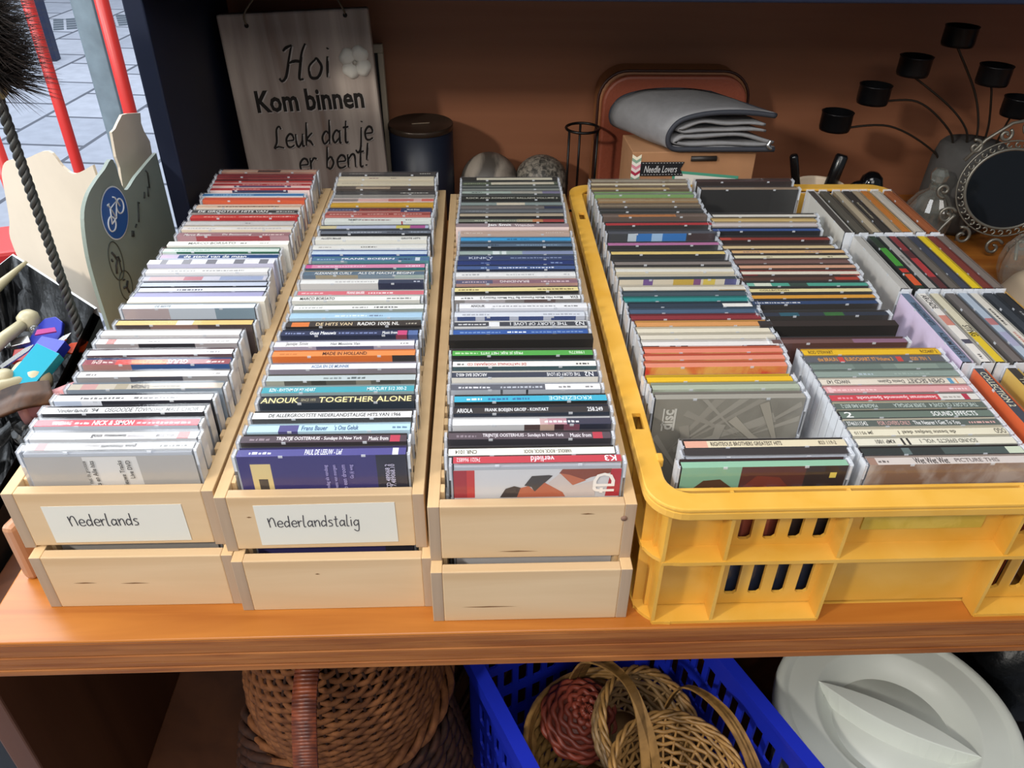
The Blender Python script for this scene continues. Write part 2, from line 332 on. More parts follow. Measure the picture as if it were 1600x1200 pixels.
# ------------------------------------------------------------------ CDs
ROW_NEDERLANDS = [
(-0.2282, 0.609, 'beige spine', '#c9a48c', '#b07a66', {'s': [(0.38, 0.62, '#5a4038')]}),
(-0.2299, 0.5935, 'dark red spine', '#8c2f32', '#7a2a2c', {}),
(-0.2283, 0.5781, 'maroon spine', '#6a2526', '#b5403c', {}),
(-0.2274, 0.563, 'red spine with pale lettering', '#b03a3a', '#e3c3bb', {'g': [(0.3, 0.5, '#e0b0a8'), (0.55, 0.9, '#e0b0a8')], 'f': [(0.22, 0.8, '#5a4a6a')]}),
(-0.2262, 0.5484, 'red spine and pink face', '#b8383a', '#ecd2cb', {'g': [(0.22, 0.34, '#f0d0c8'), (0.35, 0.5, '#d8a8a0')], 'f': [(0.22, 0.78, '#3d3f5e')]}),
(-0.2305, 0.5301, 'blue and white spine', '#3f78a8', '#dfe3e4', {'g': [(0.1, 0.5, '#a8c8dc')]}),
(-0.2266, 0.5162, 'orange-red spine', '#d0563a', '#d96a42', {'s': [(0.0, 1, '#d0563a')], 'f': [(0, 1, '#d9643c')]}),
(-0.2278, 0.4951, 'tan spine with dark lettering', '#cfae94', '#e8ddcc', {'g': [(0.2, 0.8, '#3a2c28')]}),
(-0.2291, 0.4802, 'black spine with white capitals', '#3a3838', '#a39c96', {'t': [('DE GROOTSTE HITS VAN', 0.06, 0.72, '#f2efe8', 0, 0.75)], 'g': [(0.8, 0.97, '#d8d4cc')]}),
(-0.2261, 0.4657, 'bright red spine', '#c4392f', '#b92d2c', {'g': [(0.12, 0.42, '#e8a090'), (0.45, 0.97, '#f0c0b4')]}),
(-0.2269, 0.4481, 'grey-white spine', '#c9c5c2', '#bdb8b4', {'g': [(0.55, 0.6, '#8a8684')]}),
(-0.2267, 0.4344, 'off-white spine and cream face', '#e2dcd6', '#e8d9bd', {'g': [(0.05, 0.3, '#b8b4b0'), (0.5, 0.9, '#bcb8b4')]}),
(-0.2265, 0.4178, 'mauve spine and dark pink face', '#9a6f72', '#b58d93', {'f': [(0.17, 0.83, '#a3444a')], 't': [('Marco Borsato', 0.06, 0.3, '#f4ece8', 0, 0.7), ('De Bestemming', 0.4, 0.66, '#f4ece8', 0, 0.7)], 'g': [(0.76, 0.95, '#f0d8d4')]}),
(-0.226, 0.3938, 'white card spine', '#f0efe8', '#e8e6de', {'k': 'd', 't': [('MARCO BORSATO', 0.17, 0.56, '#8a8a84', 0, 0.55)], 'g': [(0.6, 0.65, '#9a9a94'), (0.76, 0.84, '#c8c6be')]}),
(-0.2297, 0.38, 'pale green spine', '#d5e2d8', '#2d6a50', {'g': [(0.1, 0.4, '#a8c4b4')], 'f': [(0, 0.12, '#c8d8cc')]}),
(-0.2278, 0.365, 'blue spine with white title', '#27477a', '#dfe6f0', {'s': [(0, 0.15, '#c8b8d0')], 't': [('de stand van de maan', 0.2, 0.73, '#ffffff', 0, 0.8)]}),
(-0.2321, 0.3505, 'grey-white spine with dark blots', '#dcdbe0', '#c3c2d6', {'s': [(0.1, 0.15, '#8a8a90'), (0.27, 0.34, '#8a8a90'), (0.46, 0.54, '#77777e'), (0.68, 0.76, '#77777e'), (0.88, 0.95, '#77777e')], 'k': 'd'}),
(-0.2316, 0.3336, 'white spine with grey lettering', '#eceae6', '#e6e4e2', {'g': [(0.18, 0.4, '#b0aeac'), (0.46, 0.8, '#a8a6a4')]}),
(-0.2294, 0.3173, 'pinkish-blue mottled spine', '#c9c6d0', '#c8ccd8', {'s': [(0.05, 0.33, '#d8b8b8'), (0.33, 0.48, '#c08088'), (0.62, 0.97, '#9aa4c0')]}),
(-0.227, 0.3051, 'bluish silver spine', '#c4cad8', '#26262e', {}),
(-0.2256, 0.2944, 'white and navy spine', '#e0e2ea', '#20222c', {'g': [(0.3, 0.5, '#3a3c4c')]}),
(-0.2262, 0.2837, 'lavender spine', '#a7a5c8', '#b8b6d4', {}),
(-0.2247, 0.273, 'cream card spine', '#efe9dc', '#e6dfd0', {'k': 'd'}),
(-0.2288, 0.2623, 'iridescent white wide spine', '#dfe3e6', '#a9b4bc', {'t': [('DE BESTE', 0.24, 0.36, '#8a9094', 0, 0.5)], 's': [(0.55, 0.6, '#f4f8fa')], 'f': [(0, 0.35, '#b8a8a8'), (0.35, 0.7, '#c4ccd4'), (0.7, 1, '#8498a4')]}),
(-0.2241, 0.2331, 'golden spine', '#e0bd74', '#4a3a36', {'s': [(0.5, 0.52, '#f0ece0'), (0.44, 0.56, '#f2ecdc'), (0.62, 0.75, '#d8b868')], 'f': [(0.25, 0.6, '#8a6a60')]}),
(-0.2308, 0.2158, 'plain white spine', '#e6e2df', '#d6d2d0', {}),
(-0.2296, 0.2021, 'white spine with small red box', '#efecea', '#a8a0a0', {'s': [(0.07, 0.13, '#c88a84')], 'g': [(0.15, 0.27, '#c4c0bc'), (0.36, 0.46, '#a8a4a0'), (0.78, 0.95, '#c4c0bc')], 'f': [(0.3, 0.7, '#2c2a30')]}),
(-0.2299, 0.1849, 'white spine with grey title', '#eeecea', '#6a5052', {'g': [(0.55, 0.92, '#a8a4a4'), (0.05, 0.15, '#c8c4c0')]}),
(-0.2283, 0.1703, 'red and orange spine', '#8f4148', '#33568c', {'s': [(0.22, 0.34, '#d0443c'), (0.34, 0.58, '#c96a3c')], 't': [('MEEUWIS', 0.32, 0.56, '#f0b070', 1, 0.7), ('GUUS', 0.57, 0.71, '#f4eee8', 1, 0.85), ('EMI', 0.06, 0.12, '#f0d0c8', 1, 0.7)], 'g': [(0.13, 0.2, '#e0c0b8'), (0.84, 0.96, '#e8c8c4')], 'f': [(0, 0.33, '#b08078')]}),
(-0.2254, 0.1525, 'white spine with cream middle', '#e9e6e2', '#9a9694', {'s': [(0.4, 0.62, '#e8d8c8')], 'g': [(0.05, 0.12, '#8a8684'), (0.75, 0.95, '#b0aca8')], 'f': [(0.35, 0.7, '#4a4850')]}),
(-0.2257, 0.1355, 'olive and pink spine', '#b3a896', '#8e9aa6', {'s': [(0.08, 0.18, '#b88a84'), (0.3, 0.38, '#9c9078'), (0.85, 0.95, '#d0a898')], 't': [('UNDJA', 0.4, 0.52, '#3a3430', 1, 0.75)], 'g': [(0.55, 0.72, '#7a7268')]}),
(-0.2298, 0.1202, 'white spine with italic grey title', '#efedea', '#2a2a34', {'g': [(0.16, 0.44, '#6a6866'), (0.5, 0.78, '#6a6866')], 'f': [(0, 0.17, '#c8d4e8'), (0.17, 0.3, '#e8ecf4')]}),
(-0.2318, 0.1046, 'white OSGOODE TOWNSHIP MALE CHOIR spine', '#f1efec', '#2e2c30', {'t': [("Nederlands '94", 0.08, 0.34, '#3a3838', 0, 0.7), ('OSGOODE TOWNSHIP MALE CHOIR', 0.38, 0.97, '#4a4846', 0, 0.7)], 'g': []}),
(-0.2311, 0.0888, 'red spine, white lettering and silver face', '#cf4652', '#b9bec6', {'t': [('NICK & SIMON', 0.35, 0.6, '#ffffff', 0, 0.75), ('VANDAAG', 0.1, 0.22, '#ffe8e8', 0, 0.6)], 'g': [(0.62, 0.95, '#f0b0b4'), (0.24, 0.33, '#f8d0d0')]}),
(-0.2277, 0.0736, 'light grey spine with upright lettering', '#dcd8d6', '#c6c8cc', {'t': [('guus meeuwis', 0.36, 0.57, '#2e2c2c', 0, 0.75), ('levensecht', 0.58, 0.71, '#a8a4a4', 0, 0.7), ('Music from', 0.75, 0.86, '#8a8686', 0, 0.65)], 's': [(0.88, 0.95, '#c07878')], 'g': [(0.05, 0.13, '#b4b0b0'), (0.24, 0.34, '#b8b4b2')]}),
(-0.2271, 0.0595, 'silver-grey spine with upside-down lettering', '#cfccca', '#b1aca6', {'t': [('guus meeuwis', 0.45, 0.66, '#2e2c2c', 1, 0.75), ('levensecht', 0.32, 0.44, '#b0acaa', 1, 0.65)], 'g': [(0.14, 0.28, '#a8a4a2'), (0.68, 0.78, '#b0acaa'), (0.8, 0.96, '#6a6866')], 's': [(0.07, 0.13, '#c07878')], 'fr': 1, 'p': [(0.34, 0.66, 0.068, 0.134, '#d9d5cf')], 'ft': [('met de grootste', 0.35, '#4a4846'), ('Hits en Alle hits', 0.39, '#4a4846'), ('nieuwe Tracks', 0.555, '#4a4846'), ('Live DVD', 0.605, '#4a4846')]}),
]
ROW_NEDERLANDSTALIG = [
(-0.0764, 0.5996, 'black spine at the very back', '#4a4644', '#34302e', {'g': [(0.08, 0.4, '#8a8680'), (0.83, 0.95, '#d8d4c8')]}),
(-0.0782, 0.5839, 'beige spine', '#d5c9b0', '#c9bda4', {'g': [(0.32, 0.42, '#8a6a60'), (0.55, 0.6, '#6a6058')]}),
(-0.0775, 0.5665, 'plain beige spine', '#d2c6ac', '#cfc3a8', {'g': [(0.05, 0.25, '#b0a48c')]}),
(-0.0765, 0.5517, 'dark brown spine', '#5a4e46', '#4a4038', {'s': [(0.2, 0.55, '#a8947c')]}),
(-0.0746, 0.5352, 'dark grey spine', '#474341', '#38342f', {'g': [(0.65, 0.93, '#c8c4b8')]}),
(-0.0747, 0.5235, 'silver-grey spine', '#8d8880', '#a8a29a', {}),
(-0.0753, 0.5128, 'pink and white spine', '#d9a8a0', '#dccac0', {'s': [(0, 0.25, '#8a7a74'), (0.55, 0.8, '#c07068'), (0.88, 1, '#d06a60')]}),
(-0.0755, 0.4996, 'golden yellow spine', '#d2a437', '#c99a30', {}),
(-0.0763, 0.4845, 'navy spine with red middle', '#3a3f5e', '#4a4440', {'s': [(0.3, 0.7, '#a04438')], 't': [('HOLLAND ZINGT HAZES', 0.32, 0.69, '#3a2030', 0, 0.7), ('Music from', 0.76, 0.88, '#f0ecec', 0, 0.6)], 'g': [(0.02, 0.25, '#8a90b0')], 'f': [(0, 0.7, '#b8877c'), (0.7, 1, '#3a3f6e')]}),
(-0.0776, 0.4717, 'brick red spine', '#a04c44', '#c7766c', {'g': [(0.04, 0.35, '#e0b0a4'), (0.4, 0.6, '#e0b0a4'), (0.65, 0.92, '#e0b0a4')]}),
(-0.076, 0.4555, 'off-white spine and white face', '#e3e5dc', '#dfe4de', {'t': [('THE BEST OF', 0.22, 0.34, '#3a3a38', 0, 0.6)], 'g': [(0.35, 0.62, '#8a5a58'), (0.76, 0.82, '#6a6a68')], 'f': [(0.72, 0.735, '#b04a4a')]}),
(-0.078, 0.4364, 'lavender spine with yellow and magenta ends', '#b9bfd4', '#4a5058', {'s': [(0.0, 0.15, '#d8c89a'), (0.7, 0.83, '#cfc158'), (0.83, 0.97, '#b05a94')]}),
(-0.0749, 0.4229, 'slate grey spine', '#6e747e', '#1e1e22', {'g': [(0.25, 0.55, '#c0c4cc'), (0.6, 0.8, '#3a3e48'), (0.82, 0.97, '#a8b0bc')]}),
(-0.0783, 0.4065, 'white spine and cream face', '#eae8e0', '#e6e3d8', {'t': [('ALLEEN MAAR', 0.05, 0.23, '#5a5a58', 0, 0.55), ('GROTE HITS', 0.77, 0.94, '#4a4a48', 0, 0.55)]}),
(-0.0775, 0.3859, 'white spine with small middle title', '#ece9e0', '#e8ebea', {'g': [(0.05, 0.16, '#b8b4ac'), (0.42, 0.56, '#5a5854')]}),
(-0.0764, 0.3722, 'pale blue spine over a blue face', '#cfdce8', '#2f5398', {}),
(-0.0735, 0.3572, 'steel blue spine with white capitals', '#55789a', '#5a9098', {'t': [('FRANK BOEIJEN', 0.25, 0.7, '#ffffff', 0, 0.65)], 's': [(0.88, 0.92, '#d8e0e8')], 'g': [(0.04, 0.2, '#a8c0d4'), (0.74, 0.85, '#2a3c50')], 'f': [(0, 0.3, '#88a8a8')]}),
(-0.0773, 0.3414, 'pink spine', '#df8fae', '#3e5560', {'s': [(0, 0.05, '#d05a94')], 'g': [(0.1, 0.5, '#f0c8d8'), (0.84, 0.96, '#f8e0e8')], 'f': [(0.75, 1, '#2f7a7c')]}),
(-0.0768, 0.326, 'blue-grey spine with white capitals', '#5f7282', '#a79c84', {'t': [('ALEXANDER CURLY', 0.09, 0.4, '#f4f4f0', 0, 0.65), ('ALS DE NACHT BEGINT', 0.45, 0.92, '#f4f4f0', 0, 0.65)], 'f': [(0, 0.1, '#6a7a8a'), (0.45, 0.75, '#8494a0'), (0.75, 1, '#a8b8b0')]}),
(-0.0767, 0.3085, 'white spine with dark navy right end', '#e8e7e2', '#cfccc8', {'s': [(0.63, 1, '#3c4256')], 't': [('', 0, 1, '#ece9e2', 0, 0.5)], 'g': [(0.28, 0.6, '#b8b6b4'), (0.92, 0.97, '#d8dce8')], 'f': [(0.63, 1, '#2b2f48')]}),
(-0.0754, 0.2856, 'coral red spine', '#d56f78', '#c9c5c2', {'t': [('FRANS BAUER', 0.39, 0.53, '#ffffff', 0, 0.65)], 'g': [(0.03, 0.2, '#f0c0c4'), (0.56, 0.76, '#ffe8e8')]}),
(-0.0784, 0.2748, 'white MARCO-lettered spine and white face', '#ebe9e3', '#dcdbd2', {'t': [('MARCO BORSATO', 0.06, 0.33, '#5a5a56', 0, 0.7)], 'g': [(0.74, 0.94, '#8a8a86')]}),
(-0.0742, 0.2582, 'white spine and grey-green face', '#eae9e4', '#9fa59a', {'g': [(0.04, 0.22, '#b8b8b4'), (0.45, 0.57, '#9a9a96'), (0.62, 0.8, '#5a5a58')]}),
(-0.0747, 0.243, 'light blue spine', '#a9c9de', '#bad6e6', {'g': [(0.34, 0.58, '#e0f0f8'), (0.6, 0.7, '#7a8aa0')]}),
(-0.0752, 0.2283, 'black-brown RADIO 100 spine', '#3d352f', '#5c5448', {'s': [(0.04, 0.17, '#d87838')], 't': [('DE HITS VAN', 0.22, 0.49, '#e0c8a0', 0, 0.7), ('RADIO 100% NL', 0.53, 0.84, '#f4f0e8', 0, 0.75)], 'g': [(0.89, 0.97, '#a8a090')], 'f': [(0, 1, '#25201e')]}),
(-0.0767, 0.2131, 'navy spine with pink label', '#2d3350', '#20263e', {'s': [(0.85, 0.92, '#c84a78'), (0.93, 1, '#5a70a0')], 't': [('Guus Meeuwis', 0.21, 0.4, '#ffffff', 0, 0.7), ('Music from', 0.74, 0.85, '#ffffff', 0, 0.6)], 'g': [(0.03, 0.17, '#8a94b8'), (0.42, 0.7, '#7a86b0')], 'f': [(0.84, 0.92, '#8a3a48'), (0.93, 1, '#4a5c88')]}),
(-0.0788, 0.1953, 'white spine and lavender face', '#efece9', '#a8a6bc', {'t': [('Jantje Smit', 0.08, 0.24, '#8a8684', 0, 0.8), ('Het Mooiste Van', 0.4, 0.61, '#8a8a8a', 0, 0.6)], 'g': [(0.9, 0.96, '#a8a4a4')], 'f': [(0.3, 0.71, '#5d6080')]}),
(-0.0773, 0.1801, 'orange MADE IN HOLLAND spine', '#e08a48', '#dd752e', {'t': [('MADE IN HOLLAND', 0.35, 0.66, '#5a2c18', 0, 0.65)], 'g': [(0.05, 0.17, '#c87838')], 'f': [(0.84, 1, '#33302e')]}),
(-0.0752, 0.1607, 'white spine and mauve-grey face', '#e3e4e8', '#948c98', {'t': [('ACDA EN DE MUNNIK', 0.28, 0.54, '#6a88a8', 0, 0.6)], 'f': [(0.6, 1, '#8d858c')]}),
(-0.0746, 0.144, 'pale grey-green spine', '#b4bfbf', '#5d5a50', {'g': [(0.38, 0.5, '#7a8484'), (0.54, 0.66, '#5a6464')], 'f': [(0, 0.12, '#a8a898'), (0.3, 0.4, '#3a3830'), (0.6, 0.7, '#8a8474'), (0.75, 0.9, '#44423a')]}),
(-0.0749, 0.1281, 'teal RHYTHM OF MY HEART spine', '#3f9ca8', '#9cb0b0', {'t': [('BZN - RHYTHM OF MY HEART', 0.05, 0.35, '#e8f8f8', 0, 0.6), ('MERCURY 512 300-2', 0.69, 0.95, '#e8f8f8', 0, 0.6)]}),
(-0.0737, 0.1144, 'black spine with large cream TOGETHER ALONE', '#2c2c2a', '#27323f', {'t': [('ANOUK', 0.01, 0.25, '#efe0a0', 0, 0.95), ('SINCE 1975', 0.265, 0.36, '#a8a080', 0, 0.45), ('TOGETHER ALONE', 0.38, 0.98, '#efe0a0', 0, 0.95)], 'p': [(0.78, 0.88, 0.1245, 0.129, '#e8e6e0')], 'fg': [(0.9, 0.96, '#8a94a0')]}),
(-0.0746, 0.0948, 'white NEDERLANDSTALIGE HITS spine', '#f0efec', '#4a4846', {'t': [('DE ALLERGROOTSTE NEDERLANDSTALIGE HITS VAN 1966', 0.1, 0.93, '#4a4a4a', 0, 0.6)]}),
(-0.0747, 0.0792, 'light blue spine with purple patch', '#b5d6e4', '#bcd9e6', {'s': [(0.19, 0.31, '#4f4a80')], 't': [('Frans Bauer', 0.33, 0.49, '#3f5a80', 0, 0.75), ("'s Ons Geluk", 0.53, 0.68, '#3f5a80', 0, 0.75)], 'g': [(0.89, 0.98, '#6a88a0')], 'f': [(0.19, 0.31, '#4f4a80')]}),
(-0.0765, 0.0665, 'dark plum Sundays in New York spine', '#4a3a42', '#37302e', {'s': [(0.9, 0.96, '#b83a50')], 't': [('TRIJNTJE OOSTERHUIS - Sundays In New York', 0.21, 0.73, '#f4ecec', 0, 0.65), ('Music from', 0.77, 0.89, '#f4ecec', 0, 0.6)], 'g': [(0.05, 0.17, '#8a7880')], 'fg': [(0.45, 0.7, '#8a8480')], 'p': [(0.84, 0.95, 0.1235, 0.128, '#a8a098')]}),
(-0.0759, 0.0515, 'deep purple spine and face at the front', '#4a4688', '#3d3570', {'t': [('PAUL DE LEEUW - Lief', 0.4, 0.62, '#f0f0f8', 0, 0.8)], 'g': [(0.07, 0.2, '#d8d8f0')], 's': [(0.92, 0.955, '#e0e0f0')], 'f': [(0.82, 1, '#2a2734')], 'p': [(0.07, 0.19, 0.07, 0.132, '#e0c78a'), (0.105, 0.16, 0.108, 0.118, '#4a4038')], 'ft': [('Zondag als vandaag', 0.52, '#a8a0d0'), ('De mens van morgen', 0.57, '#a8a0d0'), ('Ik heb een droom', 0.62, '#a8a0d0'), ('Ga jij weg', 0.67, '#a8a0d0'), ('PCD 489068 2', 0.885, '#c8c4dc'), ('17.489068.10', 0.915, '#c8c4dc')]}),
]
ROW_UNLABELLED = [
(0.0763, 0.581, 'black spine with long white stripe', '#35322c', '#2a2824', {'s': [(0.15, 0.95, '#d8d0b8')]}),
(0.0762, 0.5657, 'dark green spine with cream stripe', '#5a6250', '#3e4238', {'s': [(0.3, 0.96, '#d2c8b0')], 'g': [(0.02, 0.25, '#a8b090')]}),
(0.0764, 0.5508, 'dark grey-green spine', '#4e5450', '#8d9088', {}),
(0.0763, 0.5363, 'pale green to lavender spine', '#a8b4a8', '#4a4e4a', {'s': [(0.5, 0.82, '#a8a498'), (0.82, 1, '#7d7890')], 'g': [(0.1, 0.2, '#4a5450')]}),
(0.0756, 0.5181, 'black ROMANTIC BALLADS spine', '#33332c', '#232320', {'t': [('ROCK AND ROMANTIC BALLADS VOLUME 2', 0.05, 0.97, '#d8d4c0', 0, 0.6)]}),
(0.0757, 0.5005, 'grey-green spine with cream middle', '#8d9a94', '#5a605c', {'s': [(0.35, 0.63, '#d8ccb4')]}),
(0.0752, 0.4897, 'grey-brown spine', '#77706a', '#64605c', {'s': [(0.82, 1, '#33384e')]}),
(0.0749, 0.479, 'mid grey spine', '#6d7072', '#585a5c', {'g': [(0.05, 0.25, '#8a8e90')]}),
(0.0744, 0.4683, 'cream line spine and black face', '#b8a890', '#262422', {}),
(0.0735, 0.4524, 'grey-green spine fading to red', '#7d8070', '#24221f', {'s': [(0.55, 0.8, '#a89878'), (0.7, 0.8, '#c08058'), (0.8, 1, '#a84844')], 'g': [(0.15, 0.7, '#c8c8b0')]}),
(0.074, 0.4366, 'mauve-grey spine and pale pink card', '#8e7d80', '#e8d4d0', {'k': 'd', 't': [('Jan Smit', 0.28, 0.49, '#ffffff', 0, 0.85), ('Vrienden', 0.52, 0.69, '#ece0e0', 0, 0.7)]}),
(0.0764, 0.4197, 'pinkish tan spine', '#c0a594', '#cbb2a4', {'g': [(0.03, 0.2, '#d8c8bc'), (0.78, 0.95, '#d8c8bc')]}),
(0.0764, 0.4032, 'sky blue spine', '#3f9fd4', '#4a6a84', {'g': [(0.42, 0.52, '#1f5070'), (0.54, 0.62, '#2f80b0')]}),
(0.0762, 0.3889, 'slate blue spine', '#5d7084', '#23282c', {'g': [(0.25, 0.34, '#2a3440'), (0.5, 0.9, '#88a0b4')]}),
(0.0757, 0.3703, 'silvery green spine', '#a4b4ac', '#54606a', {'s': [(0.29, 0.35, '#e0e8e4'), (0.37, 0.41, '#e0e8e4'), (0.55, 1, '#8a94b4')]}),
(0.0748, 0.3583, 'dark blue spine with wide-set capitals', '#39456a', '#4a5878', {'t': [('KINKY', 0.09, 0.3, '#c8d0e0', 0, 0.65)], 'g': [(0.45, 0.9, '#8a98b8')]}),
(0.074, 0.347, 'navy spine', '#2a3a72', '#303e70', {'g': [(0.2, 0.28, '#6a80b0'), (0.8, 0.9, '#8aa0c8')]}),
(0.0739, 0.3363, 'blue spine with white lettering', '#4a6090', '#222a44', {'g': [(0.35, 0.6, '#e0e8f8'), (0.62, 0.82, '#e0e8f8'), (0.2, 0.25, '#a8c0e0')]}),
(0.0729, 0.3213, 'white spine', '#ecebe8', '#d8d8d8', {'g': [(0.05, 0.2, '#a8a8a8'), (0.42, 0.65, '#b8b8b8'), (0.9, 0.95, '#b8b8b8')]}),
(0.0733, 0.3064, 'mauve spine and tan-pink face', '#8e6a74', '#c49a8c', {'t': [('BRANDING', 0.36, 0.6, '#f0e4e4', 1, 0.6)], 'g': [(0.05, 0.25, '#d0b8bc'), (0.7, 0.93, '#e0c8cc')], 's': [(0, 0.3, '#5a5a74')]}),
(0.0723, 0.2906, 'pale yellow spine and black face', '#e8d898', '#2a2824', {'g': [(0.03, 0.2, '#8a7c50'), (0.67, 0.96, '#8a7c50')]}),
(0.0725, 0.2742, 'white MUSIC FACTORY spine', '#f0efec', '#8a8480', {'t': [('More Hits Made Famous By The Music Factory 2', 0.2, 0.86, '#3a3a3a', 1, 0.65), ('EVA', 0.92, 0.98, '#3a3a3a', 1, 0.65)], 'g': [(0.05, 0.15, '#6a6a6a')], 'f': [(0.08, 0.4, '#b0a8a8'), (0.55, 0.8, '#6a5854')]}),
(0.0771, 0.2582, 'clean white spine in an offset case', '#f0eff0', '#e4e5ea', {'t': [('ANOUK', 0.09, 0.2, '#4a4a4c', 0, 0.6)], 'g': [(0.26, 0.75, '#a8a8ac'), (0.82, 0.93, '#7a7a7c')]}),
(0.0731, 0.2429, 'light grey spine over blue blots', '#d9dce2', '#c0c4d0', {'g': [(0.06, 0.27, '#a8acb4'), (0.68, 0.96, '#a8acb4')], 'f': [(0.02, 0.16, '#3a4e80'), (0.23, 0.42, '#3f4f80'), (0.49, 0.68, '#3f4f80'), (0.74, 0.93, '#3f4f80')]}),
(0.0732, 0.2258, 'black and white N2 spine', '#42444a', '#ecebe6', {'s': [(0.26, 0.34, '#e8e8e8')], 't': [('THE GLORY OF LOVE 1', 0.42, 0.85, '#f0f0f0', 1, 0.7), ('N2', 0.91, 0.98, '#f0f0f0', 1, 0.8)], 'g': [(0.03, 0.24, '#d0d0d0')]}),
(0.0725, 0.2121, 'royal blue spine', '#345aa0', '#5a6a88', {'g': [(0.05, 0.35, '#7a98c8'), (0.4, 0.54, '#e0e8f4'), (0.58, 0.97, '#7a98c8')]}),
(0.0724, 0.2014, 'plain black spine and tall black face', '#2a2826', '#2b2928', {'k': 'd'}),
(0.0726, 0.1783, 'green PRIJS spine and black face', '#4fa548', '#282624', {'t': [('PRIJS JE RIJK MET HITS', 0.2, 0.5, '#e8f8e0', 1, 0.65), ('1988776', 0.83, 0.94, '#d8f0d0', 1, 0.6)], 'g': [(0.02, 0.18, '#b8dca8')]}),
(0.0733, 0.1616, 'cream NATIONALE VOORJAARS spine', '#efebe2', '#3d5a60', {'t': [('DE NATIONALE VOORJAARS CD', 0.1, 0.51, '#c05a58', 1, 0.65)], 'g': [(0.03, 0.08, '#6a6a68'), (0.86, 0.95, '#4a4a48')]}),
(0.0728, 0.1457, 'navy spine over cream face', '#343e4e', '#ece7da', {'t': [('ARCADE BAS 400-2', 0.03, 0.24, '#f0f0f0', 1, 0.6), ('THE GLORY OF LOVE', 0.65, 0.88, '#f0f0f0', 1, 0.65), ('N2', 0.91, 0.97, '#f8f8f8', 1, 0.85)]}),
(0.0726, 0.1285, 'half slate half white spine', '#5a5e68', '#b9bec6', {'s': [(0.63, 1, '#eceae8')], 'g': [(0.05, 0.26, '#d8d8dc'), (0.33, 0.61, '#b8bcc4'), (0.72, 0.8, '#8a8a8a'), (0.9, 0.95, '#8a8a8a')], 'f': [(0.5, 0.515, '#33363c'), (0.33, 0.345, '#5a5e64')]}),
(0.0756, 0.1129, 'bright cyan spine', '#38acc8', '#262422', {'t': [('KROEZENDE', 0.62, 0.9, '#d0f4fc', 1, 0.65)], 'g': [(0.08, 0.18, '#e0f8fc'), (0.22, 0.35, '#2a6a9c'), (0.38, 0.5, '#2a6a9c')]}),
(0.0754, 0.098, 'black KONTAKT spine', '#2f2f30', '#28303f', {'t': [('ARIOLA', 0.02, 0.12, '#f4f4f4', 0, 0.7), ('FRANK BOEIJEN GROEP - KONTAKT', 0.2, 0.61, '#f4f4f4', 0, 0.7), ('258.249', 0.86, 0.96, '#f4f4f4', 0, 0.7)]}),
(0.0748, 0.0836, 'half white, half dark pink-blotted spine', '#e2e2e2', '#d9d9da', {'s': [(0.55, 0.62, '#c8a8a8'), (0.6, 0.72, '#b88a94'), (0.72, 1, '#36384a')], 'g': [(0.58, 0.8, '#f4f0f0')], 'f': [(0.45, 0.55, '#5a4644'), (0.55, 0.64, '#d0b0a0'), (0.64, 0.7, '#4a2e34'), (0.7, 0.8, '#8a5060'), (0.8, 1, '#2a2c3c')]}),
(0.0722, 0.0669, 'smoky plum Sundays in New York spine', '#54484f', '#38343a', {'s': [(0.89, 0.95, '#b83a4a')], 't': [('TRIJNTJE OOSTERHUIS - Sundays In New York', 0.21, 0.71, '#f0e8ec', 0, 0.65), ('Music from', 0.75, 0.88, '#f0e8ec', 0, 0.6)], 'g': [(0.05, 0.17, '#8a7c84')], 'fg': [(0.42, 0.8, '#a8a4a8')], 'p': [(0.82, 0.94, 0.1225, 0.128, '#b0acac')]}),
(0.0727, 0.0492, 'cream ROCK, ROCK, ROCK spine', '#efebdc', '#2a2826', {'t': [('VARIOUS - ROCK, ROCK, ROCK', 0.45, 0.74, '#5a5850', 1, 0.6), ('CNR 1014', 0.04, 0.17, '#5a5850', 1, 0.6)]}),
(0.0762, 0.0384, 'red K3 spine and red-white face', '#bd3a46', '#d8d6d6', {'t': [('K3', 0.9, 0.97, '#ffffff', 1, 0.85), ('verliefd', 0.46, 0.6, '#ffe0e4', 1, 0.85), ('74321 966852', 0.02, 0.16, '#f4d0d4', 1, 0.6)], 'fr': 1, 'pl': [([(0.0, 0.1343), (0.125, 0.1343), (0.125, 0.1085), (0.0, 0.1085)], '#a8343a'), ([(0.078, 0.1343), (0.125, 0.1343), (0.125, 0.1085), (0.078, 0.1085)], '#c8403c'), ([(0.629, 0.1305), (0.655, 0.1236), (0.716, 0.1192), (0.819, 0.1264), (0.94, 0.1305), (0.94, 0.1343), (0.647, 0.1343)], '#8e4c38'), ([(0.634, 0.1305), (0.659, 0.1236), (0.716, 0.1192), (0.793, 0.1236), (0.69, 0.1291)], '#c4714f'), ([(0.569, 0.1222), (0.634, 0.1305), (0.716, 0.1188), (0.845, 0.1236), (0.853, 0.1085), (0.569, 0.1085)], '#d6c8c0'), ([(0.422, 0.1195), (0.466, 0.1284), (0.569, 0.1291), (0.591, 0.1284), (0.547, 0.1222), (0.509, 0.114), (0.483, 0.1138), (0.466, 0.1181)], '#4a433f'), ([(0.276, 0.1085), (0.31, 0.1168), (0.362, 0.1192), (0.405, 0.1174), (0.422, 0.1085)], '#453a36'), ([(0.401, 0.1174), (0.448, 0.1192), (0.487, 0.1138), (0.543, 0.1222), (0.655, 0.1127), (0.672, 0.1085), (0.379, 0.1085)], '#c06a4a'), ([(0.94, 0.1343), (1.0, 0.1343), (1.0, 0.1085), (0.914, 0.1085)], '#bc2f38')], 'ft': [('fD', 0.9, '#f4ece4', 2)]}),
]
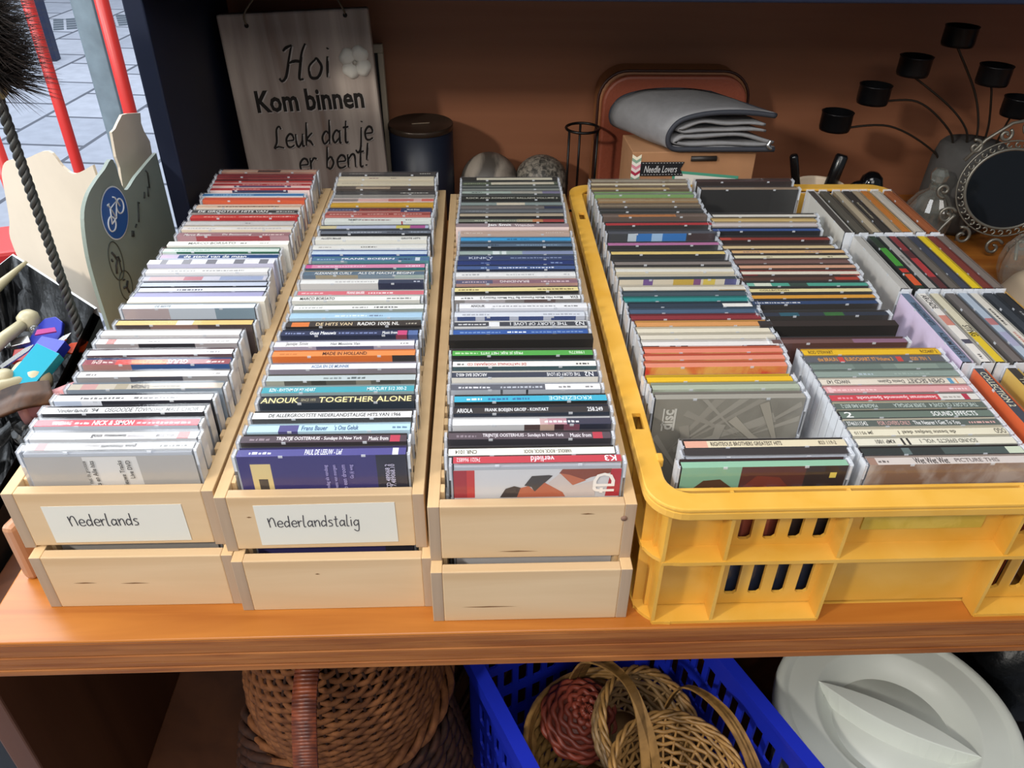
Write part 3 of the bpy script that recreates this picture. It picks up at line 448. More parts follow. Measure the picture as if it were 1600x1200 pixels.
ROW_YELLOW_LEFT = [
(0.2353, 0.5566, 'beige-grey case', '#a89a84', '#8a7c66', {'n': 1}),
(0.2333, 0.5459, 'cream edge', '#d8c8a4', '#7a6650', {'n': 1}),
(0.2321, 0.5321, 'brown-grey front', '#7c6a54', '#6d5c46', {'n': 1, 's': [(0.0, 0.8, '#b89c68')]}),
(0.234, 0.5164, 'green front', '#7d8a70', '#86a868', {'n': 1}),
(0.2353, 0.4972, 'tan front', '#a8906e', '#a08058', {'n': 1}),
(0.2349, 0.4823, 'grey-brown front', '#8a7a64', '#6a5c4c', {'n': 1}),
(0.2345, 0.4678, 'charcoal front', '#4a4846', '#34342f', {'n': 1}),
(0.2356, 0.4537, 'brown front with orange band', '#7a685c', '#6a5a50', {'n': 1, 's': [(0.15, 0.7, '#b87848')]}),
(0.2358, 0.4314, 'red front', '#b23a3c', '#3a3634', {'n': 1}),
(0.2356, 0.41, 'blue and white picture front', '#55565c', '#44464c', {'n': 1, 'f': [(0.02, 0.17, '#4a4a4c'), (0.18, 0.26, '#c8d4dc'), (0.26, 0.72, '#3f7cc0'), (0.4, 0.5, '#a8c8e8'), (0.73, 0.98, '#4a3c3c')]}),
(0.2315, 0.3818, 'mauve-pink front', '#b8739c', '#3a3838', {'n': 1}),
(0.2322, 0.3609, 'pale yellow front', '#e2c678', '#3c3a38', {'n': 1}),
(0.2325, 0.3379, 'smoky grey front', '#8a8078', '#3f3c3a', {'n': 1}),
(0.2314, 0.3227, 'white and cream front', '#e2ded2', '#d8ceb4', {'n': 1}),
(0.2322, 0.3067, 'pale front with colourful specks', '#3c464c', '#e0d6c0', {'n': 1, 'f': [(0.2, 0.28, '#7a5a98'), (0.45, 0.62, '#d0b050'), (0.62, 0.68, '#8a5a88'), (0.7, 0.8, '#e0c860'), (0.88, 0.98, '#5a5a88')]}),
(0.2329, 0.286, 'cream front with orange end', '#ddd5c2', '#d2c8b4', {'n': 1, 'f': [(0.78, 1, '#c89850')]}),
(0.2317, 0.2753, 'dark slate front', '#42525a', '#394a52', {'n': 1}),
(0.2308, 0.2646, 'teal front', '#2a8a86', '#2a7c7a', {'n': 1}),
(0.2339, 0.2539, 'dark navy front with barcode', '#2c3a48', '#2a3844', {'n': 1, 's': [(0.74, 0.97, '#e8e4dc')]}),
(0.2327, 0.2432, 'slate blue front', '#4a6078', '#46586c', {'n': 1}),
(0.2322, 0.2325, 'dark red front', '#8a2f34', '#7e2a2e', {'n': 1}),
(0.235, 0.2209, 'tan orange front', '#d8985a', '#dca052', {'n': 1}),
(0.2339, 0.2102, 'plain cream front', '#e2d8c0', '#e0d6be', {'n': 1}),
(0.2353, 0.1995, 'cream and grey front', '#ddd4c0', '#d8cfba', {'n': 1}),
(0.2348, 0.1888, 'white front with dark red figures', '#e8e2dc', '#e6e0da', {'n': 1, 'f': [(0, 0.12, '#5a2a2c'), (0.2, 0.24, '#4a3034'), (0.28, 0.33, '#3a2c30'), (0.73, 0.98, '#6a3438')]}),
(0.2349, 0.1781, 'first of three red-and-yellow blotched fronts', '#e0826a', '#dd6844', {'n': 1, 'blob': ('#d8442e', '#e8b060')}),
(0.2334, 0.1673, 'second of three red-and-yellow blotched fronts', '#e08a70', '#da5a3c', {'n': 1, 'blob': ('#d8442e', '#e8b060')}),
(0.2318, 0.1566, 'tall red-and-yellow blotched front', '#e08a70', '#dc6a40', {'n': 1, 'blob': ('#d8402c', '#e8b45c'), 'p': [(0.01, 0.22, 0.1, 0.106, '#e8d040'), (0.22, 0.34, 0.1, 0.106, '#4a2a24')], 'fg': [(0.4, 0.95, '#8a2a20')]}),
(0.2298, 0.1364, 'bright yellow front', '#e8b818', '#e8bc1c', {'n': 1}),
(0.232, 0.1257, 'pale sage front', '#a8b09a', '#a9b29c', {'n': 1, 'blob': ('#a0a890', '#bcc4ae')}),
(0.2323, 0.1129, 'tall grey fan-pattern front', '#9a968a', '#8f8a80', {'n': 1, 'blob': ('#8c877b', '#989386'), 'pl': [([(0.12, 0.085), (0.836, 0.1159), (0.803, 0.125)], '#aaa497'), ([(0.12, 0.085), (0.741, 0.1373), (0.688, 0.1385)], '#a39d90'), ([(0.12, 0.085), (0.623, 0.1385), (0.557, 0.1385)], '#aaa497'), ([(0.12, 0.085), (0.466, 0.1385), (0.389, 0.1385)], '#a39d90'), ([(0.62, 0.1), (0.346, 0.1385), (0.306, 0.1385)], '#aaa497'), ([(0.62, 0.1), (0.221, 0.1284), (0.197, 0.123)], '#a39d90'), ([(0.62, 0.1), (0.99, 0.1163), (0.99, 0.1219)], '#aaa497'), ([(0.62, 0.1), (0.99, 0.1311), (0.973, 0.1359)], '#a39d90'), ([(0.62, 0.1), (0.16, 0.0913), (0.171, 0.0854)], '#aaa497'), ([(0.36, 0.04), (0.499, 0.1132), (0.43, 0.1145)], '#aaa497'), ([(0.36, 0.04), (0.247, 0.1138), (0.179, 0.1119)], '#a39d90'), ([(0.36, 0.04), (0.039, 0.1047), (0.01, 0.1002)], '#aaa497'), ([(0.36, 0.04), (0.755, 0.0987), (0.698, 0.1035)], '#a39d90'), ([(0.95, 0.07), (0.555, 0.1222), (0.509, 0.1168)], '#aaa497'), ([(0.95, 0.07), (0.758, 0.1362), (0.698, 0.1334)], '#a39d90'), ([(0.95, 0.07), (0.402, 0.0967), (0.38, 0.0895)], '#aaa497')], 'ft': [('FRANKIE LAINE', 0.31, '#3a3834'), ('ROSEMARY CLOONEY', 0.37, '#3a3834'), ('JIM REEVES', 0.43, '#3a3834'), ('GALE STORM', 0.49, '#3a3834'), ('FRANK SINATRA', 0.55, '#3a3834'), ('PEGGY LEE', 0.61, '#3a3834'), ('FOUR ACES', 0.67, '#3a3834'), ('KAY STARR', 0.73, '#3a3834'), ('PERRY COMO', 0.79, '#3a3834'), ('JO STAFFORD', 0.85, '#5a5854')], 'ftz': 0.092, 'disc': 1}),
(0.243, 0.0548, 'cream GREATEST HITS spine', '#ddd0b0', '#2c2a28', {'s': [(0, 0.14, '#dca48c')], 't': [('RIGHTEOUS BROTHERS GREATEST HITS', 0.16, 0.6, '#4a4238', 0, 0.6), ('823 119-2', 0.83, 0.94, '#6a6050', 0, 0.55)]}),
(0.2408, 0.0441, 'black tray and white drawing front', '#2e2c2c', '#d8d4d4', {'fr': 1, 'p': [(0.45, 0.95, 0.095, 0.124, '#a8a4a8'), (0.55, 0.75, 0.09, 0.116, '#6a6668'), (0.03, 0.13, 0.09, 0.098, '#4a4648')]}),
(0.2359, 0.0334, 'green and dark red front at the crate wall', '#8ab89a', '#3d2420', {'n': 1, 'f': [(0, 0.36, '#88b79a'), (0.36, 0.75, '#5a2a22'), (0.75, 1, '#2f201e')], 'p': [(0, 1, 0.003, 0.058, '#1c2740'), (0.38, 0.4, 0.02, 0.05, '#d8d8d8'), (0.52, 0.53, 0.012, 0.055, '#d8d8d8')], 'pl': [([(0.07, 0.118), (0.14, 0.127), (0.24, 0.128), (0.32, 0.12), (0.33, 0.06), (0.06, 0.06)], '#5a3a20'), ([(0.12, 0.115), (0.2, 0.121), (0.28, 0.116), (0.28, 0.06), (0.12, 0.06)], '#a8683c'), ([(0.4, 0.06), (0.38, 0.12), (0.46, 0.131), (0.6, 0.129), (0.68, 0.118), (0.66, 0.06)], '#7a3424'), ([(0.45, 0.06), (0.44, 0.112), (0.52, 0.122), (0.6, 0.115), (0.62, 0.06)], '#9c4a34'), ([(0.9, 0.128), (0.94, 0.128), (0.94, 0.133), (0.9, 0.133)], '#e8d060')]}),
]
ROW_YELLOW_BACK = [
(0.373, 0.5565, 'dark maroon spine', '#4c3632', '#3a2e2a', {}),
(0.3714, 0.5314, 'tan edge and black face', '#a08a74', '#302e2c', {}),
(0.3605, 0.4526, 'white edge', '#e6dfd2', '#4a463e', {'n': 1}),
(0.3566, 0.4405, 'yellow-beige edge', '#d8b878', '#a89064', {'n': 1}),
(0.3534, 0.4287, 'pinkish white edge', '#d8cac4', '#b8aca4', {'n': 1}),
(0.3516, 0.4154, 'blue edge', '#3a5590', '#262628', {'n': 1}),
(0.3539, 0.3929, 'red-brown edge', '#8c3a30', '#3c2c28', {'n': 1, 's': [(0.0, 0.1, '#b84a3c')]}),
(0.3519, 0.373, 'thin cream edge', '#d8c090', '#5a4a3a', {'n': 1}),
(0.3587, 0.3623, 'tan orange edge', '#dcb078', '#4a3c30', {'n': 1, 'g': [(0.1, 0.25, '#8a6a78'), (0.4, 0.5, '#b8946c'), (0.65, 0.8, '#a88a8a')]}),
(0.3583, 0.3506, 'cream edge with tick marks', '#e0d4b0', '#4a4036', {'n': 1, 'g': [(0.28, 0.33, '#6a6048'), (0.82, 0.87, '#6a6048')]}),
(0.3552, 0.3396, 'brown-mauve edge', '#7a5a52', '#6a4e46', {'n': 1}),
(0.3573, 0.3289, 'salmon edge', '#d8a484', '#4a3a32', {'n': 1}),
(0.3563, 0.3157, 'ivory edge', '#e2d8c4', '#8a3a30', {'n': 1, 'f': [(0, 0.13, '#8a2f2a'), (0.13, 0.83, '#5a4438'), (0.83, 1, '#a8402c')]}),
(0.3513, 0.3037, 'red-ended dark brown edge', '#5a3c30', '#4a3830', {'n': 1, 's': [(0.8, 1, '#a8402c')]}),
(0.355, 0.292, 'green-teal edge', '#4fa08a', '#3a3a38', {'n': 1, 's': [(0, 0.06, '#7ab8a4'), (0.06, 0.2, '#d8dcc8'), (0.35, 0.5, '#3a4a40')]}),
(0.3542, 0.2805, 'cream edge with small lettering', '#e4d49c', '#3c3830', {'n': 1, 't': [('COLLECTION', 0.08, 0.32, '#5a5238', 0, 0.5)]}),
(0.3524, 0.2682, 'golden orange edge', '#d89a38', '#3c3630', {'n': 1}),
(0.3504, 0.2573, 'navy edge with white line', '#2f4468', '#3a3632', {'n': 1, 'g': [(0.02, 0.38, '#d8d8d8')]}),
(0.3517, 0.2363, 'dark edge with green patch', '#2e3440', '#3f3a36', {'n': 1, 's': [(0.15, 0.3, '#2f5a68'), (0.5, 0.65, '#3a6a38')]}),
(0.3487, 0.2173, 'black slab face', '#35302e', '#2c2a28', {'n': 1, 'k': 'd'}),
(0.3486, 0.1908, 'tall brown face', '#6a4a44', '#5a3a34', {'n': 1, 's': [(0.6, 1, '#8a6478')]}),
]
ROW_YELLOW_FRONT = [
(0.3754, 0.1725, 'yellow spine and yellow face', '#e8b91c', '#dca616', {'t': [('ROD STEWART', 0.04, 0.22, '#6a5010', 0, 0.65), ('RCD687 2', 0.86, 0.98, '#6a5010', 0, 0.6)]}),
(0.3679, 0.1618, 'slate EUROCHART spine', '#5a5e64', '#6a706e', {'t': [('the BRAUN', 0.09, 0.23, '#e8a050', 0, 0.75), ('EUROCHART 97 Volume 3', 0.29, 0.63, '#e8a050', 0, 0.75), ('020 701 1', 0.76, 0.9, '#e8a050', 0, 0.7)], 's': [(0.24, 0.28, '#c8443c'), (0.66, 0.7, '#c8443c')]}),
(0.3716, 0.1511, 'grey-green marbled spine', '#75857c', '#6a7a72', {'s': [(0.3, 0.5, '#687870'), (0.6, 0.9, '#849488')]}),
(0.3729, 0.1404, 'lighter sage spine', '#8a9a90', '#7d8c82', {'g': [(0.3, 0.4, '#b0c0c4'), (0.55, 0.8, '#9aaaa0')]}),
(0.3714, 0.1297, 'cream OPEN SECRET spine', '#e0d6c4', '#cfc6b4', {'t': [('OPEN SECRET', 0.6, 0.86, '#5a5a58', 1, 0.8), ('Denis Quinn', 0.4, 0.58, '#5a5a58', 1, 0.75), ('NWCD 147', 0.04, 0.2, '#5a5a58', 1, 0.7)], 's': [(0.89, 0.92, '#5a98b8'), (0.94, 0.95, '#e09860')]}),
(0.3728, 0.119, 'pink spine', '#dba0a0', '#d08f90', {'g': [(0.05, 0.35, '#f0c8c8'), (0.85, 0.97, '#f4d8d8')], 's': [(0.02, 0.05, '#e8c0c0')]}),
(0.3711, 0.1083, 'red and white spine', '#c8404a', '#8a8a84', {'s': [(0.74, 1, '#dcd8d0'), (0.9, 0.94, '#b03048')], 't': [('Sesamstraat Spannende Speurtocht', 0.18, 0.72, '#ffe8e8', 1, 0.7)], 'g': [(0.05, 0.15, '#e89098'), (0.76, 0.88, '#a8a49c')]}),
(0.3835, 0.0976, 'dark green MAGNUM spine', '#5a665e', '#c8bea0', {'t': [('MAGNUM 840 807-2', 0.04, 0.28, '#c0ccc4', 1, 0.65), ('SUPER POPGALA', 0.39, 0.6, '#c0ccc4', 1, 0.65), ('THE GLORY OF LOVE 4', 0.63, 0.95, '#c0ccc4', 1, 0.65)]}),
(0.3792, 0.0869, 'grey-green SOUND EFFECTS spine', '#66766a', '#4a544e', {'t': [('SOUND EFFECTS', 0.6, 0.9, '#f4f4f0', 0, 0.75), ('2', 0.03, 0.08, '#f8f8f4', 0, 0.9)]}),
(0.3815, 0.0762, 'dark FOR LOVERS ONLY spine', '#56605a', '#d8cfb8', {'t': [('3746311542', 0.01, 0.14, '#e8e8e4', 0, 0.65), ('FOR LOVERS ONLY', 0.21, 0.42, '#d8a8a0', 0, 0.65), ('The Nearer I Get To You', 0.44, 0.74, '#f0f0ec', 0, 0.65)], 'g': [(0.8, 0.97, '#d8a8a0')]}),
(0.3827, 0.0655, 'cream spine with script title', '#e2dac0', '#d8cfb4', {'t': [('de beste liedjes deel 1', 0.3, 0.67, '#6a6658', 1, 0.7), ('JM 95110', 0.02, 0.14, '#6a6658', 1, 0.6), ('OGO', 0.92, 0.99, '#5a5648', 1, 0.8)]}),
(0.3833, 0.0548, 'cream VOLUME ONE effects spine', '#e0dac6', '#c8c4b0', {'t': [('KMP 1001', 0.12, 0.24, '#4a4a44', 1, 0.6), ('SOUND EFFECTS  VOL. 1', 0.4, 0.76, '#6a6a60', 1, 0.6)], 's': [(0.285, 0.3, '#2a2a2a'), (0.32, 0.335, '#2a2a2a')]}),
(0.3834, 0.044, 'black-green glossy spine', '#26302e', '#20201e', {'s': [(0.25, 0.3, '#5a6a68'), (0.5, 0.9, '#44524e'), (0.9, 1, '#c8d0b8')]}),
(0.3829, 0.0335, 'pale PICTURE THIS spine and sandy face', '#cfc4bc', '#b09e92', {'t': [('Wet Wet Wet', 0.28, 0.49, '#3a3434', 0, 0.85), ('PICTURE THIS', 0.53, 0.8, '#7a706c', 0, 0.55)], 's': [(0, 0.05, '#9a7a6a')], 'g': [(0.06, 0.13, '#6a625e')], 'blob': ('#b8aaa0', '#8a6a54')}),
]
SIDEWAYS_STACKS = [
[
(0.4306, 0.4582, 'thick dark grey spine', '#4a443e', '#d8d2c6', {}),
(0.4459, 0.4625, 'olive grey spine', '#5a5448', '#5a5448', {}),
(0.4623, 0.4642, 'beige spine', '#b8a88c', '#8a7c68', {}),
(0.4742, 0.4628, 'black-brown spine', '#3a332c', '#3a332c', {'g': [(0.3, 0.7, '#a89c80')]}),
(0.4849, 0.4606, 'sand-coloured spine', '#b09a7c', '#b09a7c', {}),
(0.4956, 0.4592, 'orange spine', '#c87a30', '#d89a40', {}),
(0.5099, 0.4583, 'clear white spine', '#c8bfb0', '#c8bfb0', {}),
(0.5255, 0.459, 'orange-brown spine', '#a05a30', '#a05a30', {}),
],
[
(0.438, 0.3409, 'whitish spine and face', '#b8b4ac', '#cfcac2', {}),
(0.4542, 0.3419, 'green and black spine', '#2c3a28', '#262622', {'s': [(0.25, 0.6, '#4a9a38'), (0.65, 0.72, '#c8382c'), (0.75, 0.95, '#d85a2c')]}),
(0.4675, 0.339, 'light grey spine', '#a8a49c', '#3a3836', {'g': [(0.4, 0.6, '#6a6660')]}),
(0.4782, 0.3381, 'dark red spine', '#5a2c2c', '#2c2624', {'s': [(0.0, 0.3, '#8a3434'), (0.45, 0.8, '#b03838')]}),
(0.489, 0.3366, 'smoky brown spine', '#6a6258', '#6a6258', {}),
(0.5, 0.3371, 'navy-grey spine', '#3e4250', '#4a4640', {}),
(0.5123, 0.3383, 'bright yellow spine', '#e8c818', '#d8b818', {}),
(0.524, 0.3412, 'red-brown spine', '#7a3428', '#7a3428', {}),
(0.5348, 0.3437, 'grey-brown clear spine', '#7d7066', '#7d7066', {}),
],
[
(0.4352, 0.2224, 'slate blue spine and pale violet face', '#66788e', '#e2cfe6', {'t': [('SINGALONG HITS', 0.15, 0.5, '#2a3440', 0, 0.6), ('ALBUM HITS 2', 0.6, 0.95, '#2a3440', 0, 0.6)]}),
(0.4515, 0.2191, 'white ARCADE spine', '#e8e2d8', '#c8c4bc', {'t': [('ARCADE', 0.03, 0.25, '#3a3634', 0, 0.75)], 's': [(0.35, 0.5, '#d08a78'), (0.7, 0.76, '#4a4a58')], 'g': [(0.9, 0.96, '#5a5854')]}),
(0.4637, 0.2153, 'cream spine with yellow end', '#d8d0b4', '#b8b098', {'s': [(0.6, 1, '#e0c028')], 't': [('STING', 0.5, 0.66, '#2e2a20', 0, 0.85)]}),
(0.4791, 0.2165, 'smoky grey spine', '#6e6864', '#5c5652', {}),
(0.4915, 0.218, 'pale blue glossy spine', '#b0bcc8', '#7d8894', {'s': [(0.4, 0.5, '#b87878'), (0.6, 0.8, '#a8a8c0')]}),
(0.5022, 0.2183, 'ivory spine', '#dcd6c8', '#b8b4a8', {'g': [(0.25, 0.5, '#5a5650'), (0.6, 0.75, '#c07868')]}),
(0.5165, 0.2183, 'dark steel spine', '#363c42', '#2e3238', {}),
(0.5285, 0.2183, 'black spine', '#26282a', '#222426', {'g': [(0.3, 0.5, '#8a8a88')]}),
],
[
(0.4398, 0.0873, 'black-slate spine and orange face', '#3a424c', '#dc6430', {'t': [('COLLECTION 2', 0.05, 0.45, '#d8d0b0', 0, 0.75)]}),
(0.4678, 0.0873, 'black spine and mustard face', '#2c2c28', '#d2ae54', {'t': [('The Best', 0.12, 0.4, '#b8b090', 0, 0.7)]}),
]]

CASE_W, CASE_T, CASE_H = .125, .0102, .136
def case_mesh():
    b = MB(); x, y, h = CASE_W / 2, CASE_T / 2, CASE_H
    b.add([(-x, -y, 0), (x, -y, 0), (x, y, 0), (-x, y, 0), (-x, -y, h), (x, -y, h), (x, y, h), (-x, y, h)],
          [(0, 3, 2, 1), (4, 5, 6, 7), (0, 1, 5, 4), (2, 3, 7, 6)], M_CASE)
    o = len(b.v) - 8; k = b.m(M_CASE_END)
    for f in ((1, 2, 6, 5), (3, 0, 4, 7)): b.f.append(tuple(i + o for i in f)); b.mi.append(k); b.sm.append(False)
    for s in (-1, 1):                                              # hinge ears and lid tabs in the clear ends
        for z0, z1 in ((.004, .018), (.05, .062), (.085, .097), (.1215, .1345)):
            b.box(*sorted((s * .0604, s * .0622)), -.0046, .0046, z0, z1, M_CASE_END)
        b.box(*sorted((s * .0598, s * .0612)), -.0030, -.0022, .002, .135, M_TRAY_GREY)
    for xx in (-.03, .028): b.box(xx, xx + .003, -.0049, -.0043, .1335, .1352, M_CASE_END)
    return b.mesh('jewel_case')
CASE_ME = case_mesh()
TRAY_ME = {k: MB().box(-.0585, .0585, -.0040, .0046, .002, .1332, m).mesh('disc_tray') for k, m in (('b', M_TRAY), ('c', M_TRAY_GREY))}
ORD = 'first second third fourth fifth sixth seventh eighth ninth tenth eleventh twelfth thirteenth fourteenth fifteenth sixteenth seventeenth eighteenth nineteenth twentieth'.split()
def ordinal(n):
    if n <= 20: return ORD[n - 1]
    t = {2: 'twenty', 3: 'thirty', 4: 'forty'}[n // 10]
    return {2: 'twentieth', 3: 'thirtieth', 4: 'fortieth'}[n // 10] if n % 10 == 0 else t + '-' + ORD[n % 10 - 1]
def ink(h): return plain(h, .42, .4)
def segs(base, strips):
    """split 0..1 into coloured runs"""
    cut = sorted({0.0, 1.0} | {max(0, min(1, q)) for a in strips for q in a[:2]}); out = []
    for a, c in zip(cut, cut[1:]):
        col = base; m = (a + c) / 2
        for s in strips:
            if s[0] <= m <= s[1]: col = s[2]
        out.append((a, c, col))
    return out
def cd(x, y, zb, yaw, desc, spine, face, e, label, group, lean=0.0):
    t = thing('compact_disc_case', label, 'CD', (x, y, zb), 0, group, rot=(lean, 0, yaw))
    dig = e.get('k') == 'd'; fr = e.get('fr'); edge = e.get('n')
    hw = .0592 if not dig else .0625; top = CASE_H - .0009 if not dig else CASE_H
    X = lambda f: -hw + 2 * hw * f
    b = MB()
    if dig: ys0, ys1, yf, ftop = -.0048, .0048, -.0048, top
    elif fr: ys0, ys1, yf, ftop = -.0024, .0048, -.0044, .1305
    elif edge: ys0, ys1, yf, ftop = -.0046, .0016, -.0046, top
    else: ys0, ys1, yf, ftop = -.0047, .0028, -.0047, top
    for a, c, h in segs(spine, e.get('s', ())): b.quad((X(a), ys0, top), (X(c), ys0, top), (X(c), ys1, top), (X(a), ys1, top), ink(h))
    if e.get('blob'):
        fm = two_tone('cover_art_' + desc.replace(' ', '_')[:24], e['blob'][0], e['blob'][1], 38, (1, 1, .7), .35, .4, .6)
        b.quad((X(0), yf, .003), (X(1), yf, .003), (X(1), yf, ftop), (X(0), yf, ftop), fm)
    else:
        for a, c, h in segs(face, e.get('f', ())): b.quad((X(a), yf, .003), (X(c), yf, .003), (X(c), yf, ftop), (X(a), yf, ftop), ink(h))
    b.quad((X(1), .0048, .003), (X(0), .0048, .003), (X(0), .0048, top), (X(1), .0048, top), ink(face))
    if dig:
        for s in (-hw, hw): b.quad((s, -.0048, .0), (s, .0048, .0), (s, .0048, top), (s, -.0048, top), ink(face))
        b.quad((-hw, -.0048, 0), (hw, -.0048, 0), (hw, .0048, 0), (-hw, .0048, 0), ink(face))
    for i, (f0, f1, z0, z1, h) in enumerate(e.get('p', ())):       # printed pictures and stickers on the cover
        yy = yf - .00004 * (i + 1); z0, z1 = max(.003, z0 - .004), z1 - .004
        b.quad((X(f0), yy, z0), (X(f1), yy, z0), (X(f1), yy, z1), (X(f0), yy, z1), ink(h))
    for i, (pts, h) in enumerate(e.get('pl', ())):                 # printed shapes on the cover
        yy = yf - .00004 * (i + 1 + len(e.get('p', ())))
        b.add([(X(f), yy, max(.003, z - .004)) for f, z in pts], [tuple(range(len(pts)))], ink(h))
    rnd = random.Random(int(abs(x) * 1e5) + int(abs(y) * 1e5))
    yc = (ys0 + ys1) / 2; sh = (ys1 - ys0)
    for f0, f1, h in e.get('g', ()):                               # lettering too small to read in the photo
        a = f0
        while a < f1 - .004:
            w = rnd.uniform(.008, .035); q = min(a + w, f1)
            b.quad((X(a), yc - sh * .2, top + .00008), (X(q), yc - sh * .2, top + .00008), (X(q), yc + sh * rnd.uniform(.02, .16), top + .00008), (X(a), yc + sh * rnd.uniform(.02, .16), top + .00008), ink(h)); a = q + .008
    for f0, f1, h in e.get('fg', ()):
        a = f0
        while a < f1 - .006:
            q = min(a + rnd.uniform(.008, .016), f1); z = .1195 if not edge else .0965
            b.quad((X(a), yf - .0001, z), (X(q), yf - .0001, z), (X(q), yf - .0001, z + .003), (X(a), yf - .0001, z + .003), ink(h)); a = q + .006
    b.build('card_sleeve' if dig else 'paper_inlay', t, fix=False)
    tx = [q for q in e.get('t', ()) if q[0]]
    if tx:
        b = MB()
        for s, f0, f1, h, flip, hh in tx:
            H = sh * hh; Wd = X(f1) - X(f0); z = top + .0002
            if flip: put_text(b, s, (X(f1), yc + H / 2, z), (-Wd, 0, 0), (0, -H, 0), ink(h), 0, .012)
            else: put_text(b, s, (X(f0), yc - H / 2, z), (Wd, 0, 0), (0, H, 0), ink(h), 0, .012)
        b.build('spine_lettering', t, fix=False)
    if e.get('ft') or e.get('disc'):
        b = MB()
        for q in e.get('ft', ()):
            s, f, h = q[:3]; k = q[3] if len(q) > 3 else 1
            _, _, asp = glyphs(s); H = .0034 * k * (2.3 if k > 1 else 1); Wd = min(asp * H * .9, .055)
            zt = e.get('ftz', .131) - .004; z0 = zt - Wd
            put_text(b, s, (X(f) + H / 2, yf - .0008, z0), (0, 0, Wd), (-H, 0, 0), ink(h), 0, .012)
        if e.get('disc'):
            b.build('cover_lettering', t, fix=False); b = MB(); c = ink('#d8d4c8')
            put_text(b, 'disc', (X(.135), yf - .0003, .105), (0, 0, .020), (-.0095, 0, 0), c, 0, .03)
            for f0, f1 in ((.135, .15), (.06, .07)): b.quad((X(f0), yf - .0003, .104), (X(f1), yf - .0003, .104), (X(f1), yf - .0003, .126), (X(f0), yf - .0003, .126), c)
        b.build('disc_logo' if e.get('disc') else 'cover_lettering', t, fix=False)
    if not dig:
        o = bpy.data.objects.new('disc_tray', TRAY_ME['c' if e.get('tr') else 'b']); COL.objects.link(o); o.parent = t
        o = bpy.data.objects.new('jewel_case', CASE_ME); COL.objects.link(o); o.parent = t
    return t
def floor_y(y): return .0010 + .008 * y / .56              # the crate floor rises a little towards the back
def cd_row(rows, zb, where, group, front_word='from the front'):
    n = len(rows)
    for i, (x, y, desc, sp, fc, e) in enumerate(rows):
        k = n - i
        pos = 'foremost' if k == 1 else ordinal(k) + ' ' + front_word
        prev = (rows[i - 1][1] - y) if i else .02; nxt = (y - rows[i + 1][1]) if i < n - 1 else .0107
        yaw = random.uniform(-1, 1) * min(.009, max(0, min(prev, nxt) - .0105) * 6)
        if not e.get('n') and sum(lin(fc)[:3]) > .36: e['tr'] = 1
        cd(x, y, floor_y(y) if zb is None else zb, yaw, desc, sp, fc, e, 'CD with %s, %s, %s' % (desc, pos, where), group)
cd_row(ROW_NEDERLANDS, .0025, 'Nederlands crate', 'CDs in the Nederlands crate')
cd_row(ROW_NEDERLANDSTALIG, .0025, 'Nederlandstalig crate', 'CDs in the Nederlandstalig crate')
cd_row(ROW_UNLABELLED, .0025, 'unlabelled wooden crate', 'CDs in the unlabelled wooden crate')
cd_row(ROW_YELLOW_LEFT, None, 'yellow crate left row', 'CDs in the left row of the yellow crate')
cd_row([(min(r[0], .366),) + r[1:] for r in ROW_YELLOW_BACK], None, 'yellow crate back middle row', 'CDs in the back middle row of the yellow crate')
cd_row([(min(r[0], .3695),) + r[1:] for r in ROW_YELLOW_FRONT], None, 'yellow crate front middle row', 'CDs in the front middle row of the yellow crate')
for gi, (st, yc) in enumerate(zip(SIDEWAYS_STACKS, (.4628, .3373, .2118, .0862))):
    nm = ('rearmost', 'second', 'third', 'nearest')[gi]
    for i, (x, y, desc, sp, fc, e) in enumerate(st):
        cd(min(x + (.0085 if gi < 3 else .0105), .5385 - .0107 * (len(st) - 1 - i)) if gi < 3 else x + .0105, yc + random.uniform(-.0004, .0004), floor_y(yc + .06), -PI / 2, desc, sp, fc, e,
           'CD with %s, %s from left in %s sideways stack' % (desc, ordinal(i + 1), nm), 'CDs standing sideways in the yellow crate')

# ------------------------------------------------------------------ yellow plastic crate
YX0, YX1, YY0, YY1, YR = .1500, .5625, -.003, .588, .027
yc = thing('plastic_crate', 'yellow plastic crate with slotted walls, full of CDs, beside the wooden crates', 'crate', (YX0, YY0, 0))
YW, YD = YX1 - YX0, YY1 - YY0
def rr(x0, x1, y0, y1, r, n=8):
    out = []
    for cx, cy, a in ((x1 - r, y0 + r, -PI / 2), (x1 - r, y1 - r, 0), (x0 + r, y1 - r, PI / 2), (x0 + r, y0 + r, PI)):
        for k in range(n + 1): w = a + PI / 2 * k / n; out.append((cx + r * math.cos(w), cy + r * math.sin(w)))
    return out
def ring(mb, ox, iy, r_out, r_in, z0, z1, mat):
    """flat frame between two rounded rectangles"""
    A = rr(ox[0], ox[1], ox[2], ox[3], r_out); B = rr(iy[0], iy[1], iy[2], iy[3], r_in); n = len(A)
    vs = [(p[0], p[1], z1) for p in A] + [(p[0], p[1], z1) for p in B] + [(p[0], p[1], z0) for p in A] + [(p[0], p[1], z0) for p in B]
    fs = []
    for i in range(n):
        j = (i + 1) % n
        fs += [(i, j, n + j, n + i), (2 * n + i, 3 * n + i, 3 * n + j, 2 * n + j), (i, 2 * n + i, 2 * n + j, j), (n + i, n + j, 3 * n + j, 3 * n + i)]
    return mb.add(vs, fs, mat)
b = MB(); ring(b, (0, YW, 0, YD), (.0155, YW - .0155, .017, YD - .017), YR, .018, .1235, .127, M_YEL)
ring(b, (0, YW, 0, YD), (.0022, YW - .0022, .0022, YD - .0022), YR, YR - .002, .1165, .1236, M_YEL)
for s in (0, 1): b.box(.0135 if s == 0 else YW - .0185, .0185 if s == 0 else YW - .0135, .05, .058, .121, .129, M_YEL)
rim = b.build('rim', yc, .0012)
